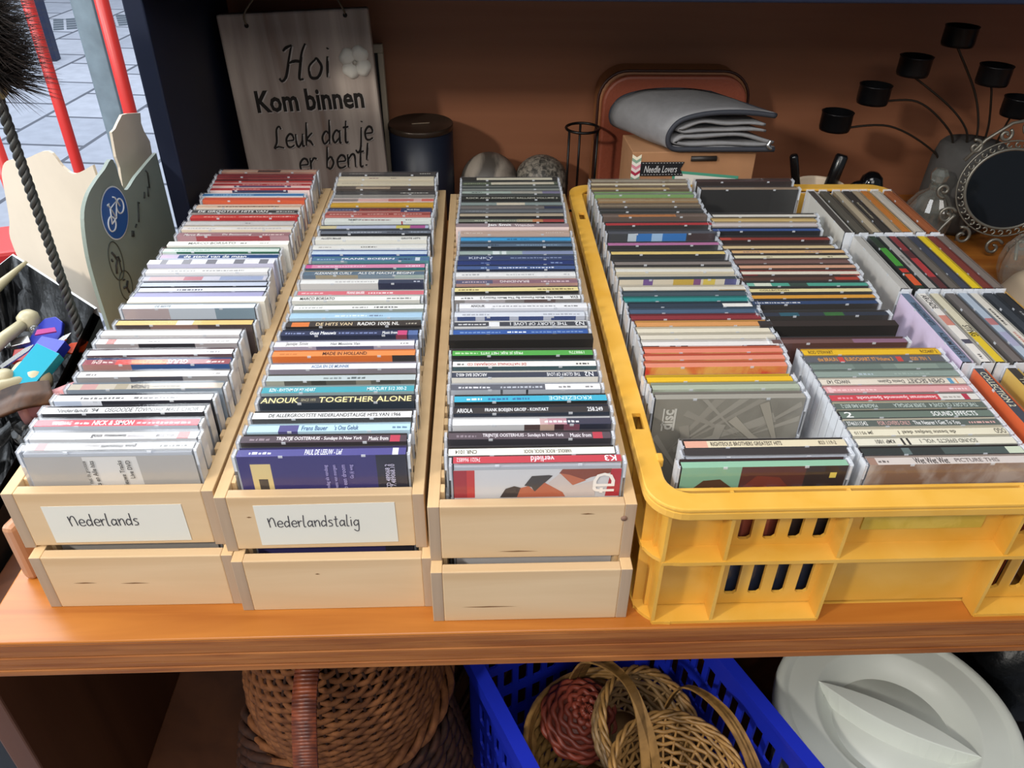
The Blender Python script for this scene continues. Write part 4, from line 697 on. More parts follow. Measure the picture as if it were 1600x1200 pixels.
for y_ in (.098, .492):                                              # small square hand-hole through each side rim
    for x_ in (.0078, YW - .0078):
        cu = MB().box(x_ - .0034, x_ + .0034, y_ - .010, y_ + .010, .115, .135, M_YEL).build('cut')
        cu.parent = yc; md = rim.modifiers.new('hole', 'BOOLEAN'); md.object = cu; md.operation = 'DIFFERENCE'; md.solver = 'EXACT'
        bpy.context.view_layer.update(); me = bpy.data.meshes.new_from_object(rim.evaluated_get(bpy.context.evaluated_depsgraph_get()))
        rim.modifiers.clear(); rim.data = me; bpy.data.objects.remove(cu)
def panel(mb, u0, u1, z0, z1, y, th, holes, axis, mat):
    """flat wall with chamfered slots cut out, assembled from strips; axis 'x': wall along x at depth y"""
    def bx(a0, a1, c0, c1):
        if a1 - a0 < 1e-5 or c1 - c0 < 1e-5: return
        if axis == 'x': mb.box(a0, a1, y, y + th, c0, c1, mat)
        else: mb.box(y, y + th, a0, a1, c0, c1, mat)
    hs = sorted(holes); bands = sorted({(h[2], h[3]) for h in hs}); z = z0
    for (c0, c1) in bands:
        bx(u0, u1, z, c0); a = u0
        for h in [q for q in hs if (q[2], q[3]) == (c0, c1)]:
            bx(a, h[0], c0, c1); a = h[1]
            ch = .0022
            for sx, zc in ((h[0], c0), (h[1], c0)):                # chamfered lower corners
                d = ch if sx == h[0] else -ch
                tri = [(sx, zc), (sx + d, zc), (sx, zc + ch)]
                if axis == 'x': mb.prism([(p[0], y, p[1]) for p in tri], (0, th, 0), mat)
                else: mb.prism([(y, p[0], p[1]) for p in tri], (th, 0, 0), mat)
        bx(a, u1, c0, c1); z = c1
    bx(u0, u1, z, z1)
def slots(c):
    o = []
    for k in range(4):
        a = c + k * .0186
        o += [(a, a + .0098, .0145, .060), (a, a + .0098, .0745, .1145)]
    return o
DIV = [.0615, .1445, .2695, .3525]
CELL = [(.0045, .0615), (.0615, .1445), (.1445, .2695), (.2695, .3525), (.3525, YW - .0045)]
def wall(name, along, depth0, depth1, span, holes, divs, gap=None):
    b = MB(); ax = 'x' if along == 'x' else 'y'
    inward = depth1 > depth0
    yp = depth1 if inward else depth1 - .0028
    panel(b, *span, .004, .1235, yp, .0028, holes, ax, M_YEL)
    d0, d1 = sorted((depth0, depth1 + (.001 if inward else -.001)))
    def bx(a0, a1, z0, z1, q=0):
        if ax == 'x': b.box(a0, a1, d0 + q, d1 - q, z0, z1, M_YEL)
        else: b.box(d0 + q, d1 - q, a0, a1, z0, z1, M_YEL)
    for k, a in enumerate(divs): bx(a - .0013, a + .0013, .0006, .1232, .0005)
    bx(span[0], span[1], .0655, .0685)
    if gap: bx(span[0], gap[0], 0, .003); bx(gap[1], span[1], 0, .003)
    else: bx(span[0], span[1], 0, .003)
    return b
hf = slots(.0735) + slots(.2820)
b = wall('f', 'x', .0066, .0225, (.016, YW - .016), hf, [.0165] + DIV + [YW - .0165], (.1445, .2695))
fwall = b.build('front_wall', yc)
MB().box(.163, .254, .0213, .0226, .083, .1035, two_tone('worn_name_field', '#c9aa3c', '#d6b850', 60, (1, 1, 1), .45)).build('name_field', fwall, .0006)
b = wall('b', 'x', YD - .007, YD - .0225, (.016, YW - .016), hf, [.0165] + DIV + [YW - .0165], None); b.build('back_wall', yc)
for s in (0, 1):
    hs = []
    for c in (.09, .26, .43): hs += slots(c)
    if s == 0: b = wall('l', 'y', .004, .0125, (.0225, YD - .0225), hs, [.03, .08, .17, .25, .34, .42, .51, YD - .03])
    else: b = wall('r', 'y', YW - .004, YW - .0125, (.0225, YD - .0225), hs, [.03, .08, .17, .25, .34, .42, .51, YD - .03])
    b.build('side_wall', yc)
b = MB()
for z0, z1 in ((0, .0032), (.0653, .0687)): ring(b, (.003, YW - .003, .006, YD - .006), (.014, YW - .014, .024, YD - .024), YR, .012, z0, z1, M_YEL)
# the bottom frame is cut away at the middle of the front: keep only corners there
b2 = MB(); keep = []
for f, mi, sm in zip(b.f, b.mi, b.sm):
    c = [sum(b.v[i][k] for i in f) / len(f) for k in range(3)]
    if c[2] < .01 and c[1] < .03 and .06 < c[0] < YW - .06: continue
    keep.append((f, mi, sm))
b.f = [k[0] for k in keep]; b.mi = [k[1] for k in keep]; b.sm = [k[2] for k in keep]
b.build('frame_rib', yc, fix=False)
b = MB(); za, zc_ = .0010 + .008 * .0195 / .56 - .0012, .0010 + .008 * (YY0 + YD - .0225) / .56 - .0012
b.add([(x_, y_, z_) for y_, zt_ in ((.0225, za), (YD - .0225, zc_)) for z_ in (.0, zt_) for x_ in (.0125, YW - .0125)], [(0, 2, 3, 1), (4, 5, 7, 6), (2, 6, 7, 3), (0, 1, 5, 4), (0, 4, 6, 2), (1, 3, 7, 5)], M_YEL); b.build('base', yc)

# ------------------------------------------------------------------ objects at the back of the shelf
# welcome sign
M_OLD = two_tone('weathered_board', '#8d7e75', '#b3a59a', 30, (1, 1, .07), .8, .42, .68, .5, .2, (.25, '#7a5a45'))
M_DARKCUT = plain('#1d1713', .9); M_EDGE_HILITE = plain('#b3aaa4', .8)  # pale tone paints a highlight along the dark lettering's edges
sign = thing('wooden_sign', 'weathered plank sign reading Hoi Kom binnen with white flower, leaning behind the crates', 'sign', (-.193, .752, 0.001), rot=(-.06, -.05, 0))
b = MB().box(-.1005, .1005, 0, .016, 0, .296, M_OLD); b.build('plank', sign, .003)
def sign_line(txt, x, z, w, h, shear, bold):
    b = MB()
    put_text(b, txt, (x + .0012, -.0004, z - .0013), (w, 0, 0), (0, 0, h), M_EDGE_HILITE, shear, bold)
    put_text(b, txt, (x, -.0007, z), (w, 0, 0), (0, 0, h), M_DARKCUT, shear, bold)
    b.build('lettering', sign, fix=False)
PEN.update({
 'H': (1.05, [[(-.18, .15), (-.05, 0), (.12, .25), (.25, 1.0), (.38, 1.7)], [(.02, 1.45), (.15, 1.6), (.38, 1.7)], [(.95, 1.75), (.80, 1.3), (.70, .5), (.68, .08), (.85, .05)], [(.2, .85), (.5, .95), (.76, .9)]]),
 'o': (.75, [[(.35, .95), (.06, .6), (.12, .08), (.42, .06), (.58, .55), (.38, .95), (.30, .92)]]),
 'L': (.95, [[(.62, 1.45), (.45, 1.65), (.25, 1.4), (.2, .5), (.0, .05), (.3, .12), (.75, 0)]]),
 'u': (.82, [[(0, .95), (.05, .2), (.25, .0), (.52, .45)], [(.56, .95), (.53, .12), (.70, .02)]]),
 'k': (.70, [[(.08, 1.75), (.02, 0)], [(.5, .95), (.08, .5), (.35, .3), (.55, 0)]]),
 'j': (.55, [[(.28, 1), (.22, -.5), (.0, -.9), (-.2, -.7)], [(.30, 1.4), (.32, 1.46)]]),
 'b': (.78, [[(.08, 1.75), (.03, .1)], [(.03, .6), (.3, .95), (.52, .5), (.3, .02), (.03, .2)]]),
 '!': (.35, [[(.14, 1.75), (.06, .45)], [(.03, .08), (.04, .0)]]), ' ': (.6, [])})
def carved(word, x, z, s, sx, r):
    b = MB(); x0 = x
    for ch in word:
        w, strokes = PEN[ch]
        for st_ in strokes:
            pts = [(x + (px + .12 * pz) * s * sx, z + pz * s + (x - x0) * .045) for px, pz in smooth_pts(st_)]
            b.tube([(a + .0010, -.0001, c - .0012) for a, c in pts], r * .9, M_EDGE_HILITE, 6)
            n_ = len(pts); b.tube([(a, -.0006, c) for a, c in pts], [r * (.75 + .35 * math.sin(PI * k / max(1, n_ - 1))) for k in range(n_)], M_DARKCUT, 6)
        x += w * s * sx
    o = b.build('carved_lettering', sign, fix=False); return o
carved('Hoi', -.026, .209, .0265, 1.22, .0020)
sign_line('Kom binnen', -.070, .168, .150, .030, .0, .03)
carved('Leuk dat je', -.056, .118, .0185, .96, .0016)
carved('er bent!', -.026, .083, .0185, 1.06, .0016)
b = MB()
for k in range(4):
    a = PI / 4 + k * PI / 2 + .15; cx, cz = .0125 * math.cos(a), .0125 * math.sin(a); prof = []
    vs = [(cx, -.006, cz)]; n = 16
    for r_, y_ in ((.006, -.0055), (.0105, -.0030), (.0118, 0)):
        for q in range(n):
            w = 2 * PI * q / n; rr_ = r_ * (1 - .18 * max(0, math.cos(w - a)) ** 12 * 1.2)
            vs.append((cx + rr_ * math.cos(w), y_, cz + rr_ * math.sin(w)))
    fs = [(0, 1 + q, 1 + (q + 1) % n) for q in range(n)]
    for l in range(2):
        for q in range(n): fs.append((1 + l * n + q, 1 + (l + 1) * n + q, 1 + (l + 1) * n + (q + 1) % n, 1 + l * n + (q + 1) % n))
    b.add(vs, fs, plain('#d8d3c8', .7), True)
b.lathe([(0, .007), (.003, .006), (.003, .004)], plain('#c8c0b0', .7), 10)
for i in range(len(b.v) - 30, len(b.v)): x, y, z = b.v[i]; b.v[i] = (x, -z, y)
fo = b.build('flower', sign, loc=(.075, 0, .229)); fo['label'] = 'white four-petalled flower'
b = MB(); b.tube(smooth_pts([(-.062, -.002, .283), (-.058, -.006, .30), (-.02, .004, .335), (.012, .006, .345), (.05, .004, .325), (.068, -.004, .298), (.07, -.002, .29)], 6), .0012, plain('#6a5a48', .9), 6)
b.build('hanging_cord', sign)
b = MB(); b.tube([(.012 + .010 * math.cos(k * PI / 8), .004, .334 + .012 * math.sin(k * PI / 8)) for k in range(16)], .0018, plain('#8a7a60', .4, metal=.8), 6, closed=True); b.build('hanging_ring', sign)
b = MB()
for x_, z_ in ((-.062, .281), (.07, .288)): b.lathe([(0, 0), (.003, 0), (.003, .0004), (0, .0004)], M_DARKCUT, 10)
for i in range(len(b.v)):
    x, y, z = b.v[i]; q = i // (len(b.v) // 2); b.v[i] = (x + (-.062, .07)[q], -.0004 - z, y + (.281, .288)[q])
b.build('cord_hole', sign)
# frame behind the sign
pf = thing('picture_frame', 'pale picture frame edge showing right behind the plank sign', 'picture frame', (-.19, .822, .001), rot=(-.09, -.02, 0))
fm = plain('#b9aa94', .6)
b = MB(); b.box(-.095, .095, 0, .014, .226, .238, fm); b.box(-.095, .095, 0, .014, 0, .012, fm); b.box(-.095, -.085, 0, .014, .012, .226, fm); b.box(.087, .095, 0, .014, .012, .226, fm); b.build('frame', pf, .001)
MB().box(-.085, .087, .006, .011, .012, .226, plain('#15171c', .4)).build('picture', pf)
# canister
can = thing('canister', 'dark navy round canister with brown slotted lid, left of the stone balls', 'canister', (-.047, .797, .0003))
MB().lathe([(.046, 0), (.047, .002), (.047, .1335)], plain('#151b2a', .45), 48).build('body', can)
ld = MB().lathe([(.0475, .133), (.0480, .134), (.0480, .1395), (.047, .1412), (.0462, .1405), (0, .1402)], plain('#3d3128', .3, metal=.4), 48).build('lid', can)
MB().box(-.013, .013, -.001, .001, .1400, .1407, plain('#c0b098', .3, metal=.6)).build('lid_slot', ld, rot=(0, 0, .2))
# stone balls
def ball(x, y, r, mat, label):
    b = MB(); prof = [(r * math.sin(PI * k / 24), r - r * math.cos(PI * k / 24)) for k in range(25)]
    o = b.lathe(prof, mat, 40).build('stone_ball'); o.location = (x, y, .0004); return tag(o, label, 'stone ball', 'stone balls behind the CDs')
ball(.054, .815, .0445, two_tone('banded_stone', '#4c4640', '#9a9084', 30, (1, .25, .6), .5, .42, .58, .1), 'round stone ball with dark swirling bands, left of the pair behind the CDs')
ball(.135, .815, .0425, two_tone('speckled_granite', '#3c3a36', '#8f887c', 160, (1, 1, 1), .5, .4, .62, .1), 'speckled grey stone ball, right of the pair behind the CDs')
# wire stand
ws = thing('wire_stand', 'black wire ring stand beside the brown suitcase', 'candle stand', (.190, .778, 0))
mk = plain('#0e0d0e', .4, metal=.3)
for z in (.1395, .0022): MB().tube([(.024 * math.cos(k * PI / 16), .024 * math.sin(k * PI / 16), z) for k in range(32)], .0021, mk, 8, closed=True).build('ring', ws)
for k in range(3):
    a = -2.6 + k * 2 * PI / 3; MB().tube([(.024 * math.cos(a), .024 * math.sin(a), .0), (.024 * math.cos(a), .024 * math.sin(a), .1395)], .0018, mk, 8).build('leg', ws)
# suitcase
sc = thing('suitcase', 'reddish brown leather suitcase with rounded corners standing against the back', 'suitcase', (.216, .80, .0004))
def rtop(x0, x1, z0, z1, r):
    p = [(x0, z0 + .012), (x0 + .004, z0 + .003), (x0 + .012, z0), (x1 - .012, z0), (x1 - .003, z0 + .004), (x1, z0 + .012)]
    p += [(x1 - r + r * math.cos(k * PI / 16), z1 - r + r * math.sin(k * PI / 16)) for k in range(9)]
    p += [(x0 + r + r * math.cos(PI / 2 + k * PI / 16), z1 - r + r * math.sin(PI / 2 + k * PI / 16)) for k in range(9)]
    return p
q = rtop(0, .222, 0, .210, .042); leather = plain('#8a4630', .5, bump=.2, var=.06, scale=220)
MB().prism([(x, .012, z) for x, z in q], (0, .052, 0), plain('#94603a', .55, bump=.15, var=.08, scale=150)).build('gusset', sc, .003)
MB().prism([(x, 0, z) for x, z in rtop(.004, .218, .003, .207, .040)], (0, .013, 0), leather).build('front_cover', sc, .004)
b = MB(); b.tube([(x, .0135, z) for x, z in rtop(-.001, .223, .001, .211, .042)], .0021, plain('#3a1c14', .5), 6, closed=True); b.build('piping', sc)
# craft box
cb = thing('cardboard_box', 'brown kraft craft box with zigzag strip and black ribbon label, under the grey blanket', 'box', (.238, .628, .0004), .03)
kraft = plain('#a87a55', .75, var=.06, scale=40)
MB().box(0, .165, 0, .072, 0, .1545, kraft).build('box_body', cb, .001)
b = MB(); zz = 0
cols = ['#e8e4d8', '#7a9c84', '#e8e4d8', '#a83248', '#e8d8d4', '#d88a98', '#e8e4d8', '#8aa890', '#ece4cc', '#c8b080']
k = 0; z = .03
while z < .150:
    h = min(.0042, .1535 - z)
    for s in range(2):
        x0, x1 = s * .006, s * .006 + .006; d = .004
        za, zb_ = (z, z - d) if s == 0 else (z - d, z)
        b.quad((x0, -.0004, za), (x1, -.0004, zb_), (x1, -.0004, zb_ + .0043), (x0, -.0004, za + .0043), ink(cols[k % 10]))
    z += .0042; k += 1
b.build('zigzag_strip', cb, fix=False)
b = MB().add([(.012, -.0012, .142), (.070, -.0012, .1415), (.0655, -.0012, .132), (.070, -.0012, .1225), (.012, -.0012, .123)], [(0, 1, 2), (0, 2, 4), (2, 3, 4)], plain('#16171b', .6))
rb = b.build('ribbon_label', cb, fix=False)
b = MB(); put_text(b, 'Needle Lovers', (.017, -.0016, .1275), (.044, 0, 0), (0, 0, .0095), ink('#dcdcdc'), .25, 0)
for k in range(14):
    for z_ in (.1245, .1400): b.quad((.014 + k * .004, -.0015, z_), (.016 + k * .004, -.0015, z_), (.016 + k * .004, -.0015, z_ + .0006), (.014 + k * .004, -.0015, z_ + .0006), ink('#c8c8c8'))
b.build('ribbon_lettering', rb, fix=False)
b = MB().quad((.056, -.0005, .03), (.146, -.0005, .03), (.146, -.0005, .121), (.056, -.0005, .130), ink('#4f9a80')); b.quad((.0595, -.0008, .03), (.1425, -.0008, .03), (.1425, -.0008, .1175), (.0595, -.0008, .126), ink('#dedad0')); b.quad((.086, -.0011, .085), (.094, -.0011, .089), (.097, -.0011, .113), (.089, -.0011, .112), ink('#8a9a30'))
b.build('card_label', cb, fix=False)
b = MB(); b.tube([(.078, -.0006, .1455), (.112, -.0006, .1455)], .0035, plain('#2a2522', .5), 10); b.build('finger_slot', cb)
# grey folded blanket
bl = thing('folded_blanket', 'folded grey picnic blanket with dark edging, lying on the kraft box', 'blanket', (.318, .628, .1555))
dv = Vector((-.062, .085, .004))
def strip_sheet(path, th, vec, mat, nseg=8, seed=1):
    """a thick sheet following a path in xz, swept along vec with a little sag"""
    p = smooth_pts(path, 6); N = len(p); b = MB(); vs = []; rn = random.Random(seed)
    for j in range(nseg + 1):
        t = j / nseg
        for side in (1, -1):
            for i in range(N):
                a = Vector(p[min(i + 1, N - 1)]) - Vector(p[max(i - 1, 0)]); nrm = Vector((-a.y, a.x)).normalized() * th / 2 * side
                w = .0012 * math.sin(i * .7 + j * 1.3 + seed)
                vs.append((p[i][0] + nrm.x + vec[0] * t, vec[1] * t, p[i][1] + nrm.y + vec[2] * t + w * (1 if side > 0 else .6)))
    fs = []; R2 = 2 * N
    for j in range(nseg):
        for i in range(N - 1):
            fs.append((j * R2 + i, j * R2 + i + 1, (j + 1) * R2 + i + 1, (j + 1) * R2 + i)); fs.append((j * R2 + N + i, (j + 1) * R2 + N + i, (j + 1) * R2 + N + i + 1, j * R2 + N + i + 1))
        for i in (0, N - 1): fs.append((j * R2 + i, (j + 1) * R2 + i, (j + 1) * R2 + N + i, j * R2 + N + i))
    for j in (0, nseg):
        for i in range(N - 1): fs.append((j * R2 + i, j * R2 + N + i, j * R2 + N + i + 1, j * R2 + i + 1))
    return b.add(vs, fs, mat, True), p
gcl = plain('#7d7c7d', .55, .4, bump=.25, var=.06, scale=90); dcl = plain('#2c2e36', .7)
outer = [(.098, .047), (.06, .051), (.015, .050), (-.020, .042), (-.034, .028), (-.036, .014), (-.028, .0045), (.0, .0035), (.06, .0035), (.105, .0035)]
b, pp = strip_sheet(outer, .0055, dv, gcl, 8, 1); b.build('outer_layer', bl)
b, _ = strip_sheet([(.103, .012), (.06, .021), (.0, .020), (-.022, .016), (-.025, .011), (.0, .0095), (.06, .0095), (.10, .0095)], .004, dv, gcl, 8, 3); b.build('inner_layer', bl)
b, _ = strip_sheet([(.088, .036), (.05, .036), (.01, .038), (-.018, .031), (-.022, .027), (.0, .026), (.05, .029), (.09, .027)], .003, dv, gcl, 8, 5); b.build('inner_layer', bl)
b = MB(); b.tube([(p[0], -.001, p[1]) for p in pp], .0034, dcl, 8); b.tube([(p[0] + dv[0], dv[1] + .001, p[1] + dv[2]) for p in pp], .0034, dcl, 8)
b.tube([(.099, 0, .047), (.099 + dv[0], dv[1], .047 + dv[2])], .003, dcl, 8); b.build('dark_edging', bl)
b = MB(); b.tube(smooth_pts([(.097, -.004, .016), (.094, -.006, .010), (.099, -.006, .006)], 5), .0022, plain('#c8c8c8', .25, metal=.9), 8); b.build('buckle', bl)
# mug with two black handles, black bird
mg = thing('mug', 'cream mug behind the yellow crate holding two black sticks', 'mug', (.508, .655, .0004))
MB().lathe([(.026, 0), (.031, .004), (.033, .05), (.034, .098), (.0345, .100), (.033, .1005), (.031, .097), (.029, .01), (0, .008)], plain('#c8b49c', .4), 36).build('body', mg)
MB().tube(smooth_pts([(.033, 0, .08), (.052, 0, .078), (.055, 0, .05), (.048, 0, .03), (.031, 0, .028)], 6), .004, plain('#c8b49c', .4), 8).build('handle', mg)
blk = plain('#0c0c0e', .25)
def stick(a, c, r0, r1, label):
    b = MB(); a = Vector(a); c = Vector(c); b.tube([a, a.lerp(c, .55), a.lerp(c, .56), a.lerp(c, .98), c], [r0 * .8, r0, r1, r1, r1 * .8], blk, 12)
    return tag(b.build('black_stick'), label, 'stick', 'black sticks in the mug')
stick((.500, .655, .012), (.462, .655, .142), .004, .0058, 'slim black stick leaning left in the cream mug')
stick((.506, .648, .012), (.532, .662, .140), .006, .0085, 'thicker black stick leaning right in the cream mug')
bd = thing('bird_figurine', 'glossy black bird head figurine behind the sideways CDs', 'figurine', (.584, .665, .0004))
b = MB(); b.lathe([(0, 0), (.017, .001), (.019, .02), (.016, .05), (.0125, .072), (.015, .085), (.0165, .096), (.0135, .107), (.007, .113), (0, .1145)], plain('#08080a', .12), 28); b.build('body', bd)
b = MB(); b.tube([(-.010, -.002, .097), (-.024, -.004, .097), (-.040, -.006, .092)], [.0075, .005, .0006], plain('#0a0a0c', .15), 12); b.build('beak', bd)
# candle holder
ch = thing('candle_holder', 'metal candle holder with black cups on curved wires rising from a grey pot', 'candle holder', (.765, .745, .0004))
pot = plain('#4d4b49', .85, bump=.3, var=.1, scale=60)
MB().lathe([(.042, 0), (.05, .01), (.054, .05), (.052, .10), (.047, .122), (.042, .128), (0, .129)], pot, 40).build('pot', ch)
cupm = plain('#1c1d20', .35, metal=.7); wire = plain('#3b332c', .4, metal=.7)
for i, (cx, cy, cz, sx, sz) in enumerate(((-.218, -.005, .161, -.04, .09), (-.171, 0, .197, -.03, .118), (-.122, .005, .234, -.012, .126), (-.068, .01, .272, 0, .127), (-.014, -.01, .226, .012, .126), (.034, -.015, .184, .03, .12))):
    m_ = MB(); mid = (cx * .62 + sx * .38 + (.012 if cx < -.1 else -.004), cy, cz * .62 + sz * .38 + (.02 if cx < -.15 else .012))
    if i in (2, 3): mid = (cx * .5 + sx * .5 + .012, cy, cz * .5 + sz * .5)
    m_.tube(smooth_pts([(sx, 0, sz - .004), ((sx * .8 + mid[0] * .2), cy * .3, sz * .6 + mid[2] * .4), mid, (cx, cy, cz - .012)], 8), .0016, wire, 6); st_ = m_.build('wire_stem', ch)
    MB().lathe([(.012, -.013), (.0205, -.012), (.0215, -.008), (.0215, .012), (.0225, .0135), (.0205, .0135), (.0195, -.008), (0, -.009)], cupm, 28).build('candle_cup', ch, loc=(cx, cy, cz))
# ornate oval mirror
mr = thing('mirror', 'small oval mirror with scrolled metal frame, standing right of the yellow crate', 'mirror', (.742, .635, .001), rot=(-.18, .30, -.15))
iron = plain('#7a766c', .4, metal=.6)
CZ = .100; EA, EB = .060, .054
b = MB().add([(0, -.0008, CZ)] + [(EA * math.cos(2 * PI * k / 48), -.0008, CZ + EB * math.sin(2 * PI * k / 48)) for k in range(48)] + [(EA * math.cos(2 * PI * k / 48), .003, CZ + EB * math.sin(2 * PI * k / 48)) for k in range(48)],
     [(0, 1 + k, 1 + (k + 1) % 48) for k in range(48)] + [(1 + k, 49 + k, 49 + (k + 1) % 48, 1 + (k + 1) % 48) for k in range(48)] + [tuple(range(49, 97))], plain('#0b0e13', .12, .5)); b.build('mirror_glass', mr)
b = MB(); b.tube([(EA * math.cos(2 * PI * k / 60), 0, CZ + EB * math.sin(2 * PI * k / 60)) for k in range(60)], .0022, iron, 8, closed=True)
b.tube([((EA + .011) * math.cos(2 * PI * k / 60), .001, CZ + (EB + .011) * math.sin(2 * PI * k / 60)) for k in range(60)], .0012, iron, 6, closed=True)
for k in range(36):
    w = 2 * PI * k / 36; cx, cz = (EA + .0058) * math.cos(w), CZ + (EB + .0058) * math.sin(w)
    b.tube([(cx + .0034 * math.cos(w + q * .9), -.0005, cz + .0034 * math.sin(w + q * .9)) for q in range(6)], .0013, iron, 5)
b.build('frame', mr)
def scroll(cx, cz, r, a0, turns, d, tail):
    p = []
    for k in range(26):
        t = k / 25; w = a0 + d * turns * 2 * PI * t; q = r * (.18 + .82 * t); p.append((cx + q * math.cos(w), 0, cz + q * math.sin(w)))
    p += [(x, 0, z) for x, z in tail]
    return MB().tube(p, .0023, iron, 6)
for cx, cz, r, a0, tn, d, tail in (
    (-.016, CZ + .081, .015, 2.2, 1.1, -1, [(-.045, CZ + .078), (-.066, CZ + .048), (-.078, CZ + .015)]), (.016, CZ + .081, .015, .9, 1.1, 1, [(.045, CZ + .078), (.066, CZ + .048), (.078, CZ + .015)]),
    (-.045, CZ + .062, .009, 0, 1.2, 1, []), (.045, CZ + .062, .009, 3, 1.2, -1, []), (-.074, CZ + .035, .010, 1, 1.2, 1, []), (.074, CZ + .035, .010, 2, 1.2, -1, []),
    (-.060, CZ - .060, .013, 2, 1.2, -1, []), (.060, CZ - .060, .013, 1, 1.2, 1, []), (-.025, CZ - .078, .013, 1, 1.2, 1, []), (.025, CZ - .078, .013, 2, 1.2, -1, []),
    (-.082, CZ - .03, .010, 4, 1.2, 1, []), (.082, CZ - .03, .010, 5, 1.2, -1, [])):
    scroll(cx, cz, r, a0, tn, d, tail).build('scroll', mr)
b = MB()
for s in (-1, 1): b.tube(smooth_pts([(s * .05, .0, CZ - .055), (s * .062, -.006, CZ - .085), (s * .055, -.02, .004 - .003 * s), (s * .040, -.03, .006)], 6), .0024, iron, 8)
b.tube(smooth_pts([(0, .004, CZ - .03), (0, .04, .04), (0, .055, .004)], 6), .0022, iron, 8); b.build('foot', mr)
# cut glass bottles
def bottle(x, y, s, label):
    t = thing('glass_bottle', label, 'glass bottle', (x, y, .0004), 0, 'cut glass bottles')
    prof = [(.012, 0), (.024, .002), (.031, .018), (.033, .035), (.030, .055), (.020, .072), (.009, .080), (.009, .088)]
    b = MB(); n = 28; vs = []; fs = []
    for r, z in prof:
        for k in range(n): rr_ = r * (1 + .06 * (1 if (k // 2) % 2 else -1)); vs.append((s * rr_ * math.cos(2 * PI * k / n), s * rr_ * math.sin(2 * PI * k / n), s * z))
    for i in range(len(prof) - 1):
        for k in range(n): fs.append((i * n + k, i * n + (k + 1) % n, (i + 1) * n + (k + 1) % n, (i + 1) * n + k))
    fs += [tuple(range(n))[::-1], tuple(range((len(prof) - 1) * n, len(prof) * n))]
    b.add(vs, fs, M_GLASS).build('bottle_body', t)
    MB().lathe([(.006 * s, .0885 * s), (.011 * s, .094 * s), (.013 * s, .104 * s), (.008 * s, .112 * s), (0, .113 * s)], M_GLASS, 8, smooth=False).build('stopper', t)
bottle(.694, .690, .98, 'faceted glass bottle with stopper, left of the oval mirror')
bottle(.762, .545, .95, 'faceted glass bottle at the right edge, in front of the oval mirror')
# cream bowl
b = MB(); b.lathe([(.100, 0), (.101, .004), (.095, .03), (.082, .056), (.058, .076), (.03, .085), (.028, .090), (0, .090)], plain('#cbb79c', .5), 48)
o = b.build('bowl'); o.location = (.744, .405, .0004); tag(o, 'cream bowl turned upside down at the right edge, beside the sideways CDs', 'bowl')

# ------------------------------------------------------------------ left side: street things and junk box
def pole(name, x, y, r, h, mat, label, lean=0):
    b = MB(); b.tube([(0, 0, 0), (lean * .5, 0, h * .5), (lean, 0, h)], r, mat, 14)
    o = b.build(name); o.location = (x, y, -.8); return tag(o, label, 'pole', 'red poles outside')
red = plain('#d83a36', .35)
pole('red_pole', -.812, 1.3, .0115, 1.25, red, 'red metal pole outside, middle one of the three red poles')
pole('red_pole', -.632, 1.2, .0125, 1.35, red, 'red metal pole outside, nearest the cabinet of the three red poles')
pole('red_pole', -.848, 1.1, .0120, .83, red, 'red metal pole at the left edge, lowest of the three red poles')
gp = MB().box(-.022, .022, -.012, .012, 0, 1.4, plain('#7f97a2', .5, var=.15, scale=30)).build('grey_post', None, .002); gp.location = (-.752, 1.4, -.8); tag(gp, 'blue-grey flat post between the red poles outside', 'post')
np_ = thing('street_bollard', 'navy post with grey top standing far out on the pavement', 'bollard', (-2.72, 5.2, -.8))
MB().box(-.035, .035, -.035, .035, 0, .62, plain('#27304e', .5)).build('lower_post', np_, .004); MB().box(-.045, .045, -.045, .045, .62, 1.3, plain('#8fa2b4', .5)).build('upper_post', np_, .004)
dg = MB()
for i in range(12):
    for j in range(5): dg.box(i * .09, i * .09 + .07, j * .09, j * .09 + .05, 0, .004, plain('#55606c', .7))
o = dg.build('drain_grate', fix=True); o.location = (-3.1, 6.1, -.7995); o.rotation_euler = (0, 0, .4); tag(o, 'grey slotted drain grate far out on the pavement', 'drain grate')
rt = MB().box(0, .09, 0, .11, 0, .76, plain('#c22a2c', .4)).build('red_tub', None, .006); rt.location = (-.725, .735, -.8); rt.rotation_euler = (0, 0, .3); tag(rt, 'red plastic tub at the left edge, behind the black-lined box', 'tub')

# folded sign carton
M_CREAM = plain('#dccdb8', .7, var=.04, scale=15); M_SAGE = plain('#86928a', .55, var=.05, scale=12)
sgc = thing('sign_carton', 'open sheet carton with bicycle sign, torn top, standing left of the cabinet', 'carton', (-.356, .41, -.8))
def vplane(A, B):
    A = Vector((A[0], A[1], 0)); d = (Vector((B[0], B[1], 0)) - A).normalized()
    return lambda s, z, off=0: (A + d * s + Vector((d.y, -d.x, 0)) * off + Vector((0, 0, z))) - Vector((-.356, .41, -.8))
f1 = vplane((-.356, .41), (-.3465, .53)); f2 = vplane((-.378, .43), (-.366, .56)); f3 = vplane((-.58, .63), (-.39, .51))
def sheet(name, fn, pts, th, mat, parent=sgc, dz=0):
    a = [fn(s, z, 0) for s, z in pts]; n = fn(0, 0, 0) - fn(0, 0, th)
    return MB().prism(a, n, mat).build(name, parent)
def soft(p): return [p[0]] + smooth_pts(p[1:-1], 4) + [p[-1]]
ZB = -.0395
sg = sheet('sign_panel', f1, soft([(-.047, ZB), (-.047, .10), (-.044, .137), (-.032, .173), (-.015, .189), (.007, .1965), (.03, .201), (.052, .204), (.058, .168), (.09, .1715), (.128, .176), (.150, .178), (.150, ZB)]), .004, M_SAGE)
